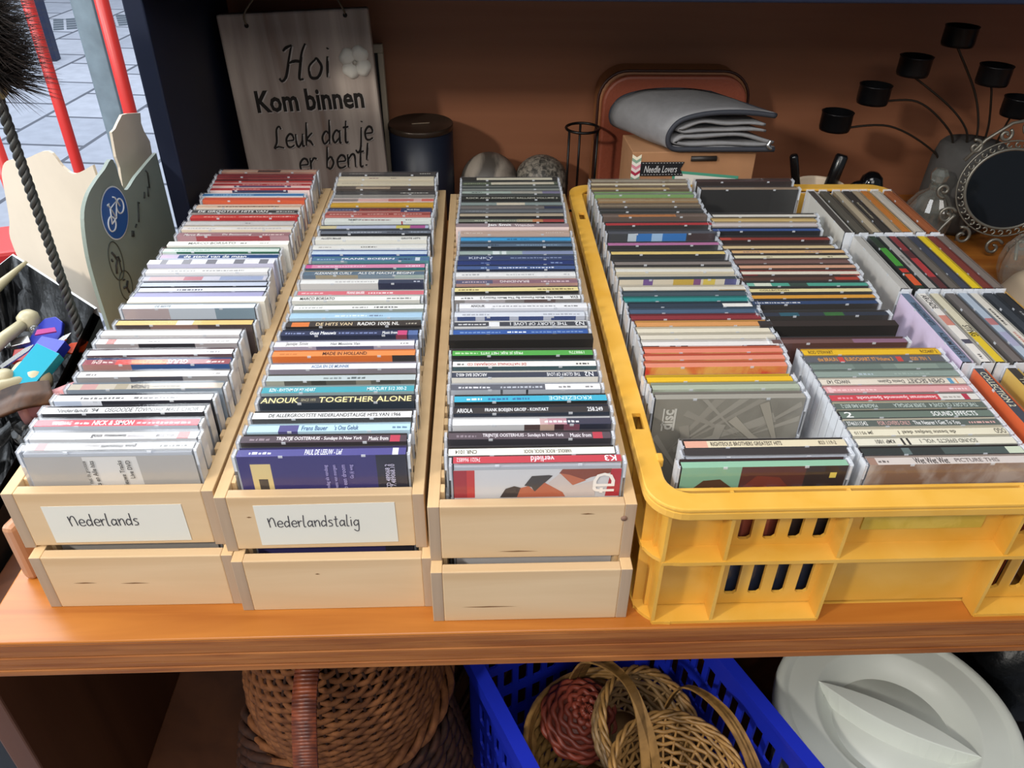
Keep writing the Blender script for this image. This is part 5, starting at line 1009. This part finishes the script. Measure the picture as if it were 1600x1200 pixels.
sheet('torn_flap', f2, [(.02, ZB), (.075, .14), (.084, .177), (.082, .190), (.087, .216), (.096, .217), (.105, .221), (.118, .226), (.130, .224), (.16, .216), (.156, .205), (.158, .195), (.166, .180), (.163, .16), (.155, .14), (.15, ZB)], .003, M_CREAM)
sheet('back_sheet', f3, soft([(-.025, ZB), (-.024, -.02), (-.027, .03), (-.012, .06), (.0, .095), (.012, .130), (.034, .150), (.075, .160), (.130, .180), (.150, .165), (.170, .160), (.21, .178), (.225, ZB)]), .003, M_CREAM)
def ellipse(fn, cs, cz, rs, rz, off, n=36, sk=0): return [fn(cs + rs * math.cos(2 * PI * k / n) + sk * math.sin(2 * PI * k / n), cz + rz * math.sin(2 * PI * k / n), off) for k in range(n)]
wh = plain('#dfe6ea', .5); bs = plain('#155aa8', .4)
b = MB(); n = 36
b.add(ellipse(f1, .025, .155, .0285, .0285, .0006), [tuple(range(n))], wh); b.add(ellipse(f1, .025, .155, .0270, .0270, .0009), [tuple(range(n))], bs)
st = b.build('round_sign', sg, fix=False); st.parent = sgc; st['label'] = 'blue round bicycle sign'
b = MB()
def stroke(pts, r=.0009, closed=False, mat=wh, off=.0012): b.tube([f1(s, z, off) for s, z in pts], r, mat, 5, closed=closed)
def circ(s, z, r): return [(s + r * math.cos(k * PI / 10), z + r * math.sin(k * PI / 10)) for k in range(20)]
stroke(circ(.0125, .148, .0078), closed=True); stroke(circ(.0375, .158, .0078), closed=True)
stroke([(.0125, .148), (.017, .163), (.033, .166), (.024, .150), (.0125, .148)]); stroke([(.024, .150), (.0155, .168), (.013, .168), (.018, .1685)]); stroke([(.0375, .158), (.032, .170), (.028, .172)])
b.build('bicycle_symbol', st, fix=False)
st.parent = sgc
def warn(name, cs, cz, rs, rz, ticks):
    global b
    b = MB(); stroke([(cs + rs * math.cos(k * PI / 18), cz + rz * math.sin(k * PI / 18)) for k in range(36)], .0006, True, plain('#3c4038', .6), .0005)
    for pts, r in ticks: stroke([(cs + p[0], cz + p[1]) for p in pts], r, False, plain('#2c2c2a', .6), .0006)
    b.build(name, sgc, fix=False)
warn('warning_sticker', .001, .110, .0135, .022, [([(-.004, .012), (0, .006), (.002, .0), (-.003, -.004), (-.006, -.012)], .0013), ([(0, .004), (.006, .002), (.007, -.004)], .001), ([(.006, 0), (.004, -.016)], .0006), ([(-.008, .006), (-.007, .003)], .0012)])
warn('warning_sticker', .006, .078, .013, .017, [([(-.006, .0), (0, -.002), (.005, .003)], .0015), ([(0, -.002), (.002, -.01)], .0012), ([(-.003, .008), (0, .007)], .001)])
b = MB(); mkm = plain('#2a2e2c', .6)
for pts in ([(.046, .118), (.049, .124)], [(.049, .1165), (.052, .1225)], [(.058, .124), (.062, .126)], [(.068, .126), (.070, .130), (.078, .146), (.080, .144)], [(.094, .144), (.098, .150)], [(.104, .142), (.108, .152), (.112, .150)], [(.112, .150), (.116, .166), (.113, .170)]):
    stroke(pts, .001, False, mkm, .0006)
b.build('printed_marks', sgc, fix=False)

# black-lined junk box
jb = thing('junk_box', 'open box lined with a black plastic bag, full of small toys, left of the crates', 'box', (-.47, .33, -.8))
RIM = [(-.545, .545), (-.394, .415), (-.392, .30), (-.392, .08), (-.66, .05), (-.70, .40), (-.556, .50)]
RIMZ = [.055, .05, .03, .0, .0, .045, .05]
def cen(p, k): return (-.48 + (p[0] + .48) * k, .31 + (p[1] - .31) * k)
b = MB(); n = len(RIM); o0 = (-.47, .33, -.8)
vs = []; fs = []
for k, z in ((1.0, None), (.975, None), (1.001, 0), (1.001, 1)):
    for (p, rz_) in zip(RIM, RIMZ):
        q = cen(p, k); vs.append((q[0] - o0[0], q[1] - o0[1], (rz_ if z is None else (rz_ - .012 if z == 0 else -.798)) - o0[2]))
for i in (5, 6, 0): fs.append((i, (i + 1) % n, n + (i + 1) % n, n + i)); fs.append((i, (i + 1) % n, 2 * n + (i + 1) % n, 2 * n + i))
b.add(vs, fs, plain('#dfe3e8', .5)); b.build('box_rim', jb, fix=False)
b = MB(); b.add(vs[2 * n:], [(i, (i + 1) % n, n + (i + 1) % n, n + i) for i in range(n)], plain('#0e0f11', .5)); b.build('box_wall', jb, fix=False)
M_BAG = plain('#0b0c0e', .36, .3, bump=.8, var=.3, scale=45)
b = MB(); NR, NA = 16, 84; vs = []; rn = random.Random(3)
def rim_at(t):
    i = int(t * n) % n; f = t * n - int(t * n); p, q = RIM[i], RIM[(i + 1) % n]
    return (p[0] + (q[0] - p[0]) * f, p[1] + (q[1] - p[1]) * f, RIMZ[i] + (RIMZ[(i + 1) % n] - RIMZ[i]) * f)
for j in range(NR):
    s = j / (NR - 1); k = .975 - .9 * s; dep = .075 * (1 - (1 - s) ** 2.2)
    for a in range(NA):
        x, y, z = rim_at(a / NA); q = cen((x, y), k)
        wz = .007 * math.sin(a * 1.7 + j * .9) * math.sin(a * .37 + j * 1.3) + .004 * math.sin(a * 3.1 - j * 2.3)
        vs.append((q[0] - o0[0], q[1] - o0[1], z + .001 - dep * (1 + z * 4) + wz * min(1, s * 6) - o0[2]))
fs = [(j * NA + a, j * NA + (a + 1) % NA, (j + 1) * NA + (a + 1) % NA, (j + 1) * NA + a) for j in range(NR - 1) for a in range(NA)] + [tuple(range((NR - 1) * NA, NR * NA))]
b.add(vs, fs, M_BAG, True); b.build('bag_lining', jb)

toyG = 'toys in the black-lined box'
bone = plain('#b7ae8e', .4); blue = plain('#2733a0', .35); steel = plain('#a8a8a6', .25, metal=.9)
def handset(p, q, r, label):
    p, q = Vector(p), Vector(q); d = (q - p).normalized(); t = thing('toy_telephone_handset', label, 'toy', p, 0, toyG)
    b = MB(); b.tube([Vector(), (q - p) * .5 + Vector((0, 0, .004)), q - p], [r * .55, r * .62, r * .55], bone, 12); b.build('grip', t)
    for c in (Vector(), q - p):
        b = MB(); b.lathe([(0, -r * .9), (r * .9, -r * .8), (r * 1.05, -.2 * r), (r, r * .5), (r * .6, r * .9), (0, r)], bone, 20); b.build('ear_cap', t, loc=c)
handset((-.503, .350, .018), (-.480, .424, .030), .0115, 'bone-coloured toy telephone handset lying farthest back in the black-lined box')
handset((-.482, .262, .028), (-.421, .311, .026), .0125, 'bone-coloured toy telephone handset nearest the CDs in the black-lined box')
handset((-.492, .290, .020), (-.444, .330, .020), .0125, 'bone-coloured toy telephone handset in the middle of the black-lined box')
handset((-.476, .235, .030), (-.448, .302, .034), .0085, 'small bone-coloured toy handset lying lowest in the black-lined box')
def toy(name, mb, loc, rot, label, bevel=0): 
    o = mb.build(name, None, bevel); o.location = loc; o.rotation_euler = rot; return tag(o, label, 'toy', toyG)
toy('blue_clip', MB().prism([(-.016, -.028, 0), (.016, -.028, 0), (.016, .012, 0), (.011, .026, 0), (0, .031, 0), (-.011, .026, 0), (-.016, .012, 0)], (0, 0, .006), blue), (-.458, .405, .012), (.5, .1, -.2), 'blue rounded plastic clip behind the other blue toys', .001)
toy('blue_clip', MB().box(-.016, .016, -.025, .025, 0, .012, blue).box(-.006, .006, -.004, .004, .012, .0125, plain('#4a3a30', .5)), (-.440, .362, .012), (.35, 0, -.35), 'blue plastic block left of the teal case', .0015)
toy('blue_plate', MB().box(-.035, .035, -.014, .014, 0, .006, blue), (-.468, .336, .004), (.2, .1, .7), 'long dark blue plastic plate under the handsets', .001)
toy('teal_case', MB().box(-.014, .014, -.026, .026, 0, .013, plain('#2f9cb4', .22)).box(-.0146, -.014, -.024, .024, .006, .0072, plain('#1a6e80', .3)), (-.424, .316, .028), (.45, .25, -.38), 'shiny teal plastic case leaning in the black-lined box', .002)
toy('orange_petal', MB().prism([(-.018, 0, 0), (-.006, .008, 0), (.010, .007, 0), (.020, 0, 0), (.010, -.006, 0), (-.008, -.006, 0)], (0, 0, .003), plain('#d8481e', .35)), (-.414, .386, .014), (.4, 0, .35), 'orange pointed plastic piece behind the teal case', .0006)
toy('red_lump', MB().prism([(-.016, -.008, 0), (.012, -.010, 0), (.020, .004, 0), (.004, .012, 0), (-.015, .008, 0)], (0, 0, .008), plain('#a02a24', .4)), (-.466, .378, .006), (.3, .2, .3), 'dark red plastic piece beside the blue block', .001)
toy('magenta_chip', MB().prism([(-.010, -.003, 0), (.012, -.001, 0), (.010, .005, 0), (-.008, .004, 0)], (0, 0, .002), plain('#a02a78', .4)), (-.447, .392, .032), (.4, 0, .2), 'small magenta chip on the blue plastic')
for i, (x, y, z, rz, l) in enumerate(((-.432, .379, .024, 1.0, 'silver blade lying against the blue block, right of it'), (-.461, .352, .026, .95, 'silver blade in front of the red piece'), (-.452, .340, .020, .9, 'silver blade lowest of the three, beside the blue block'))):
    toy('toy_knife', MB().prism([(-.020, -.0025, 0), (.012, -.0028, 0), (.021, 0, 0), (.012, .0028, 0), (-.020, .0025, 0)], (0, 0, .002), steel), (x, y, z), (.3, -.2, rz), l)
toy('steel_trinket', MB().box(-.010, .010, -.006, .006, 0, .008, steel).box(-.016, -.010, -.004, .004, .002, .006, steel), (-.482, .398, .012), (.3, 0, .5), 'square shiny metal fitting between the handsets', .001)
toy('glass_bead', MB().lathe([(.006 * math.sin(PI * k / 10), .006 - .006 * math.cos(PI * k / 10)) for k in range(11)], M_GLASS, 14), (-.470, .412, .018), (0, 0, 0), 'small clear bead beside the blue clip')
toy('white_wedge', MB().prism([(-.020, -.014, 0), (.018, -.006, 0), (.006, .016, 0), (-.018, .014, 0)], (0, 0, .010), plain('#d8d2c4', .5)), (-.482, .320, .022), (.5, .1, .3), 'off-white plastic wedge at the left edge of the toys', .001)
b = MB(); b.tube(smooth_pts([(-.028, -.012, .0), (-.012, -.006, .004), (.010, .006, .008), (.026, .022, .006)], 6), [.0105] * 19, plain('#c07f80', .45), 14); b.tube([(-.034, -.015, -.001), (-.027, -.011, 0)], .0125, plain('#d89a98', .4), 14)
toy('pink_roll', b, (-.388, .280, .016), (0, 0, 0), 'pink plastic roll beside the CDs in the black-lined box')
toy('bone_needle', MB().tube([(0, 0, 0), (.02, .025, .012), (.05, .06, .03)], [.004, .0065, .002], bone, 10), (-.556, .448, .030), (0, 0, .1), 'bone-coloured pointed stick at the left edge of the black-lined box')
b = MB(); lm = two_tone('worn_leather', '#2c1c14', '#5a4030', 60, (1, .3, 1), .5, .4, .6, .3)
b2 = [(-.06, -.03, .0), (-.03, -.015, .010), (.0, 0, .006), (.03, .012, .012), (.05, .03, .004)]
vs = []; p = smooth_pts(b2, 6)
for x, y, z in p: vs += [(x - .008, y + .014, z + .006), (x + .008, y - .014, z), (x + .008, y - .014, z - .004), (x - .008, y + .014, z + .002)]
fs = [(4 * i + k, 4 * i + (k + 1) % 4, 4 * i + 4 + (k + 1) % 4, 4 * i + 4 + k) for i in range(len(p) - 1) for k in range(4)] + [(0, 1, 2, 3), (4 * len(p) - 4, 4 * len(p) - 3, 4 * len(p) - 2, 4 * len(p) - 1)]
b.add(vs, fs, lm, True); o = b.build('leather_strap'); o.location = (-.438, .243, .030); tag(o, 'worn brown leather strap in front of the toys', 'strap')

# twisted iron brush
br = thing('hearth_brush', 'twisted iron handled brush with dark bristles standing in the black-lined box', 'brush', (-.411, .395, -.012))
iron2 = plain('#4a4a48', .5, metal=.5)
H = .302
for s in (0, 1, 2):
    b = MB(); b.tube([(.0026 * math.cos(k * .5 + s * 2 * PI / 3), .0026 * math.sin(k * .5 + s * 2 * PI / 3), H * k / 150) for k in range(151)], .0028, iron2, 7); b.build('twisted_handle', br)
MB().lathe([(.006, H - .004), (.010, H), (.012, H + .02), (.008, H + .03), (0, H + .03)], plain('#8a7a4a', .4, metal=.6), 16).build('ferrule', br)
b = MB(); rn = random.Random(11); bm_ = [plain('#1d1613', .7), plain('#2c211b', .7)]
for k in range(2600):
    a = rn.uniform(0, 2 * PI); el = rn.uniform(-.45, .75); z0 = H + rn.uniform(.012, .09); L_ = rn.uniform(.042, .062)
    d = Vector((math.cos(a) * math.cos(el), math.sin(a) * math.cos(el), math.sin(el) - .05)); p0 = Vector((0, 0, z0)) + d * .004; sd = d.cross(Vector((0, 0, 1))).normalized() * .0009; u = d.cross(sd).normalized() * .0007
    e_ = p0 + d * L_ + Vector((0, 0, -.004))
    b.add([p0 + sd, p0 - sd * .5 + u, p0 - sd * .5 - u, e_], [(0, 1, 3), (1, 2, 3), (2, 0, 3)], bm_[k % 2])
o = b.build('bristles', br, fix=False); o['kind'] = 'stuff'
MB().lathe([(.007, H + .02), (.010, H + .03), (.011, H + .09), (.006, H + .1), (0, H + .1)], bm_[0], 12).build('bristle_core', br)
# little wooden block beside the crate
o = MB().box(0, .011, 0, .05, 0, .058, wood('block_wood', '#a87858', '#c09070', 'z', .4, 30)).build('wooden_block', None, .004); o.location = (-.3325, .062, .0003); o.rotation_euler = (0, 0, -.25); tag(o, 'small upright wooden block at the left shelf edge, beside the crates', 'wooden block')

# ------------------------------------------------------------------ lower compartment
def weave(mb, prof, stakes, mat, amp, r, sub=4, cx=0, cy=0, sx=1, sy=1, a0=0, a1=2 * PI):
    """woven rows: each row passes in front of and behind the stakes"""
    full = abs(a1 - a0 - 2 * PI) < 1e-4; N = stakes * sub
    for i, (R_, z) in enumerate(prof):
        pts = []
        for k in range(N if full else N + 1):
            w = a0 + (a1 - a0) * k / N; q = R_ + amp * math.cos(PI * k / sub + PI * (i % 2)); pts.append((cx + sx * q * math.cos(w), cy + sy * q * math.sin(w), z))
        mb.tube(pts, r, mat, 5, closed=full)
def stakes_(mb, prof, n, mat, r, cx=0, cy=0, sx=1, sy=1):
    for k in range(n):
        w = 2 * PI * k / n; mb.tube([(cx + sx * R_ * math.cos(w), cy + sy * R_ * math.sin(w), z) for R_, z in prof], r, mat, 5)
def braid(mb, R_, z, r, mat, n=90, cx=0, cy=0, sx=1, sy=1):
    for s in range(3):
        mb.tube([(cx + sx * (R_ + r * math.cos(k * .6 + s * 2.1)) * math.cos(2 * PI * k / n), cy + sy * (R_ + r * math.cos(k * .6 + s * 2.1)) * math.sin(2 * PI * k / n), z + r * math.sin(k * .6 + s * 2.1)) for k in range(n)], r * .8, mat, 5, closed=True)
wick = two_tone('brown_wicker', '#54301a', '#774a2a', 80, (1, 1, 1), .75, .35, .65, 0, .2)
wickd = two_tone('dark_wicker', '#24140e', '#3e2418', 80, (1, 1, 1), .75, .35, .65, 0, .2)
bamb = two_tone('tan_bamboo', '#7a5a30', '#a57c46', 60, (1, 1, 1), .45, .35, .65, 0)
bambd = two_tone('aged_bamboo', '#6a5234', '#8f7048', 60, (1, 1, 1), .5, .35, .65, 0)
wb = thing('wicker_basket', 'brown wicker basket turned upside down under the shelf, on the dark vine basket', 'basket', (-.098, .110, -.212), rot=(.10, -.12, .3))
prof = [(.092 - .044 * (k / 25) ** 3.0, .004 + k * .0050) for k in range(26)]
b = MB(); weave(b, prof, 40, wick, .0018, .0029); b.build('woven_side', wb)
b = MB(); stakes_(b, prof, 40, wickd, .0018); b.build('stakes', wb)
b = MB()
for k in range(7): weave(b, [(.048 - k * .007, .132 + .0006 * k)], 14, wick, .0012, .0042)
b.lathe([(.050, .128), (0, .131)], wickd, 30); b.build('woven_bottom', wb)
b = MB(); braid(b, .097, .0, .0055, wick); b.build('rim', wb)
hb = thing('wicker_handle_basket', 'dark vine basket with red-brown wrapped handle, beneath the brown wicker basket', 'basket', (-.10, .085, -.42))
b = MB()
for k in range(13):
    R_, z = .116 - .003 * abs(k - 6), .02 + k * .0142; braid(b, R_, z, .0055, wickd, 100, sy=.75)
b.build('twig_body', hb)
M_RED = two_tone('redbrown_cane', '#4e2416', '#7d3d22', 90, (1, 1, 1), .4, .35, .65)
b = MB(); hp = smooth_pts([(-.006, -.094, .08), (-.010, -.108, .15), (-.012, -.112, .22), (-.012, -.098, .29), (-.010, -.05, .345), (0, .06, .345), (0, .125, .20), (0, .092, .1)], 8)
for s in (-1, 1): b.tube([(x + s * .0065, y, z) for x, y, z in hp], .0032, M_RED, 6)
for i in range(len(hp) - 1):
    for f in (0, .33, .66):
        q = Vector(hp[i]).lerp(Vector(hp[i + 1]), f); b.tube([(q.x - .010, q.y - .0035, q.z), (q.x + .010, q.y - .0035, q.z + .001)], .0022, M_RED, 5)
b.build('wrapped_handle', hb)
vb = thing('twig_bundle', 'loose dark twigs standing right of the brown wicker basket', 'twigs', (.055, .19, -.42))
rn = random.Random(5)
for k in range(14):
    x0, y0 = rn.uniform(-.03, .02), rn.uniform(-.03, .05); MB().tube(smooth_pts([(x0 - .05, y0 - .02, .004), (x0 - .01, y0, .08 + rn.uniform(0, .03)), (x0 + rn.uniform(-.01, .02), y0 + .01, .17), (x0 + rn.uniform(-.02, .03), y0 + .02, .26 + rn.uniform(0, .05))], 5), .0025, wickd, 5).build('twig', vb)
# blue plastic basket
bb = thing('plastic_basket', 'blue plastic basket with slotted sides, holding bamboo baskets, under the shelf', 'basket', (.186, .050, -.42), .42)
blu = plain('#1b2cb0', .35)
BW, BD, BH = .114, .150, .222
def slotwall(along, pos, half, parent):
    b = MB(); hs = []; k = -half + .022
    while k < half - .025:
        for z in (.03, .075, .12, .165): hs.append((k, k + .011, z, z + .030))
        k += .0185
    panel(b, -half, half, 0, BH - .004, pos, .003, hs, along, blu); b.build('slotted_wall', parent)
slotwall('y', -BW, BD, bb); slotwall('y', BW - .003, BD, bb); slotwall('x', -BD, BW, bb); slotwall('x', BD - .003, BW, bb)
b = MB(); ring(b, (-BW - .010, BW + .010, -BD - .010, BD + .010), (-BW + .004, BW - .004, -BD + .004, BD - .004), .02, .012, BH - .006, BH, blu)
ring(b, (-BW - .010, BW + .010, -BD - .010, BD + .010), (-BW - .0075, BW + .0075, -BD - .0075, BD + .0075), .02, .018, BH - .022, BH - .0055, blu); b.build('rim', bb)
MB().box(-BW, BW, -BD, BD, .0004, .003, blu).build('base', bb)
# bamboo baskets inside
tb = thing('bamboo_tray_basket', 'large tan bamboo basket with flat hoop handle inside the blue basket', 'basket', (.166, .075, -.416), .35)
prof = [(.052 + .028 * math.sin(k / 14 * PI / 2), .004 + k * .0085) for k in range(15)]
b = MB(); weave(b, prof, 30, bamb, .0024, .0040); b.lathe([(0, .003), (.052, .003), (.052, .006), (0, .006)], bamb, 30); b.build('woven_side', tb)
b = MB()
for q in (0, .004, .008): b.tube([((.084 + q * .3) * math.cos(2 * PI * k / 70), (.084 + q * .3) * math.sin(2 * PI * k / 70), .128 + q) for k in range(70)], .0036, bamb, 6, closed=True)
b.build('rim', tb)
def band(path, w, th, mat, name, parent, axis=(1, 0, 0)):
    p = smooth_pts(path, 8); a = Vector(axis) * w / 2; b = MB(); vs = []
    for i, q in enumerate(p):
        q = Vector(q); t = (Vector(p[min(i + 1, len(p) - 1)]) - Vector(p[max(i - 1, 0)])).normalized(); nn = t.cross(Vector(axis)).normalized() * th / 2
        vs += [q - a - nn, q + a - nn, q + a + nn, q - a + nn]
    fs = [(4 * i + k, 4 * i + (k + 1) % 4, 4 * i + 4 + (k + 1) % 4, 4 * i + 4 + k) for i in range(len(p) - 1) for k in range(4)] + [(0, 1, 2, 3), (4 * len(p) - 4, 4 * len(p) - 3, 4 * len(p) - 2, 4 * len(p) - 1)]
    return b.add(vs, fs, mat).build(name, parent)
for s in (-1, 1): band([(s * .007, -.081, .06), (s * .0065, -.081, .13), (s * .005 + .006, -.060, .200), (.008, -.01, .242), (s * .004, .05, .21), (s * .006, .081, .13)], .009, .0022, bamb, 'hoop_handle', tb)
wbowl = thing('bamboo_bowl', 'greyish woven bowl lying tilted in the big bamboo basket', 'bowl', (.183, .085, -.300), rot=(.35, .45, .2))
prof = [(.006 + .054 * math.sin(k / 13 * PI / 2), .0 + .052 * (1 - math.cos(k / 13 * PI / 2))) for k in range(14)]
b = MB(); weave(b, prof, 22, bambd, .0016, .0026); b.build('woven_side', wbowl); b = MB(); stakes_(b, prof, 22, bambd, .0016); b.lathe([(0, -.001), (.008, -.001), (.03, .010), (.0, .0105)], bambd, 20); b.build('stakes', wbowl)
b = MB(); braid(b, .0615, .054, .0028, bamb); b.build('rim', wbowl)
sb = thing('bamboo_bread_basket', 'small round open-weave bamboo basket nearest the front in the blue basket', 'basket', (.216, .012, -.283), rot=(.06, .05, 0))
prof = [(.026 + .034 * math.sin(k / 9 * PI / 2), .002 + k * .0052) for k in range(10)]
b = MB(); weave(b, prof, 28, bamb, .0014, .0022); b.build('woven_side', sb); b = MB(); stakes_(b, prof, 28, bamb, .0014); b.lathe([(0, .0), (.027, .0), (.027, .003), (0, .003)], bamb, 24); b.build('stakes', sb)
b = MB(); braid(b, .0625, .053, .0026, bamb); b.build('rim', sb)
ab = thing('bamboo_carry_basket', 'tan bamboo basket with tall split-cane hoop along the blue wall', 'basket', (.262, .055, -.416), .42)
b = MB(); prof = [(.020 + .012 * k / 7, .003 + k * .012) for k in range(8)]; weave(b, prof, 14, bamb, .003, .0045, sy=2.3); b.lathe([(0, .002), (.02, .002), (.02, .005), (0, .005)], bamb, 24, sy=2.3); b.build('woven_side', ab)
for s in (0, 1, 2): band([(.012 + s * .007, -.072, .06), (.014 + s * .007, -.070, .12), (.010 + s * .004, -.045, .185), (.004 + s * .003, .0, .215), (.0, .05, .19), (0, .072, .1)], .0055, .002, bamb, 'hoop_handle', ab)
rw = thing('woven_bag', 'dark red woven piece lying in the tan bamboo basket', 'bag', (.140, .108, -.292), rot=(.3, .1, .3))
b = MB(); prof = [(.005 + .036 * math.sin(k / 7 * PI / 2), .03 * math.cos(k / 7 * PI / 2)) for k in range(8)]; weave(b, prof, 18, plain('#7a3424', .5), .0018, .0034); b.build('woven_shell', rw)
b = MB(); b.lathe([(r_ - .001, z_) for r_, z_ in prof], plain('#5a281c', .6), 24); b.build('lining', rw)
# blue bucket edge stand-in is the basket rim; white lidded bucket
wbk = thing('bucket', 'white-grey plastic bucket with round lid and recessed grip, under the shelf', 'bucket', (.452, .062, -.4195))
gw = plain('#c6cac2', .4, var=.03, scale=20)
MB().lathe([(.090, 0), (.094, .003), (.108, .165), (.108, .17)], gw, 56).build('bucket_body', wbk)
lid = MB()
lid.lathe([(.1125, .168), (.1185, .170), (.1195, .180), (.1185, .190), (.1155, .1935), (.1095, .1935), (.1065, .1905), (.1045, .1900), (.0805, .1905), (.078, .1898), (.070, .178), (.055, .168), (.035, .163), (.012, .161), (0, .161)], gw, 72)
lo = lid.build('lid', wbk)
def lens(hw_, L_, z, n=14):
    a = [(-L_ + 2 * L_ * k / n) for k in range(n + 1)]
    return [(u, -hw_ * (1 - (u / L_) ** 2), z) for u in a] + [(u, hw_ * (1 - (u / L_) ** 2), z) for u in a[::-1][1:-1]]
b = MB(); top = lens(.0120, .0785, .1900); bot = lens(.023, .0785, .160); nn = len(top)
b.add(top + bot, [tuple(range(nn))] + [(k, nn + k, nn + (k + 1) % nn, (k + 1) % nn) for k in range(nn)], gw); b.build('grip_bar', lo, .0008, rot=(0, 0, -.60), loc=(0, 0, 0))
# dark bag at the far right of the lower shelf
b = MB(); vs = []; rn = random.Random(9); NA, NR = 40, 14
for j in range(NR + 1):
    t = j / NR
    for k in range(NA):
        w = 2 * PI * k / NA; r_ = (.12 + .01 * math.sin(5 * w + j) + .008 * math.sin(9 * w - 2 * j)) * math.sin(PI * (.12 + .80 * t)) ** .6
        vs.append((r_ * math.cos(w), .8 * r_ * math.sin(w), .29 * t + .004 * math.sin(7 * w + 3 * j) * (0 < j)))
fs = [(j * NA + k, j * NA + (k + 1) % NA, (j + 1) * NA + (k + 1) % NA, (j + 1) * NA + k) for j in range(NR) for k in range(NA)] + [tuple(range(NA)), tuple(range(NR * NA, NR * NA + NA))]
b.add(vs, fs, M_BAG, True); o = b.build('plastic_bag'); o.location = (.70, .16, -.4195); tag(o, 'crumpled black plastic bag right of the white lidded bucket', 'bag')
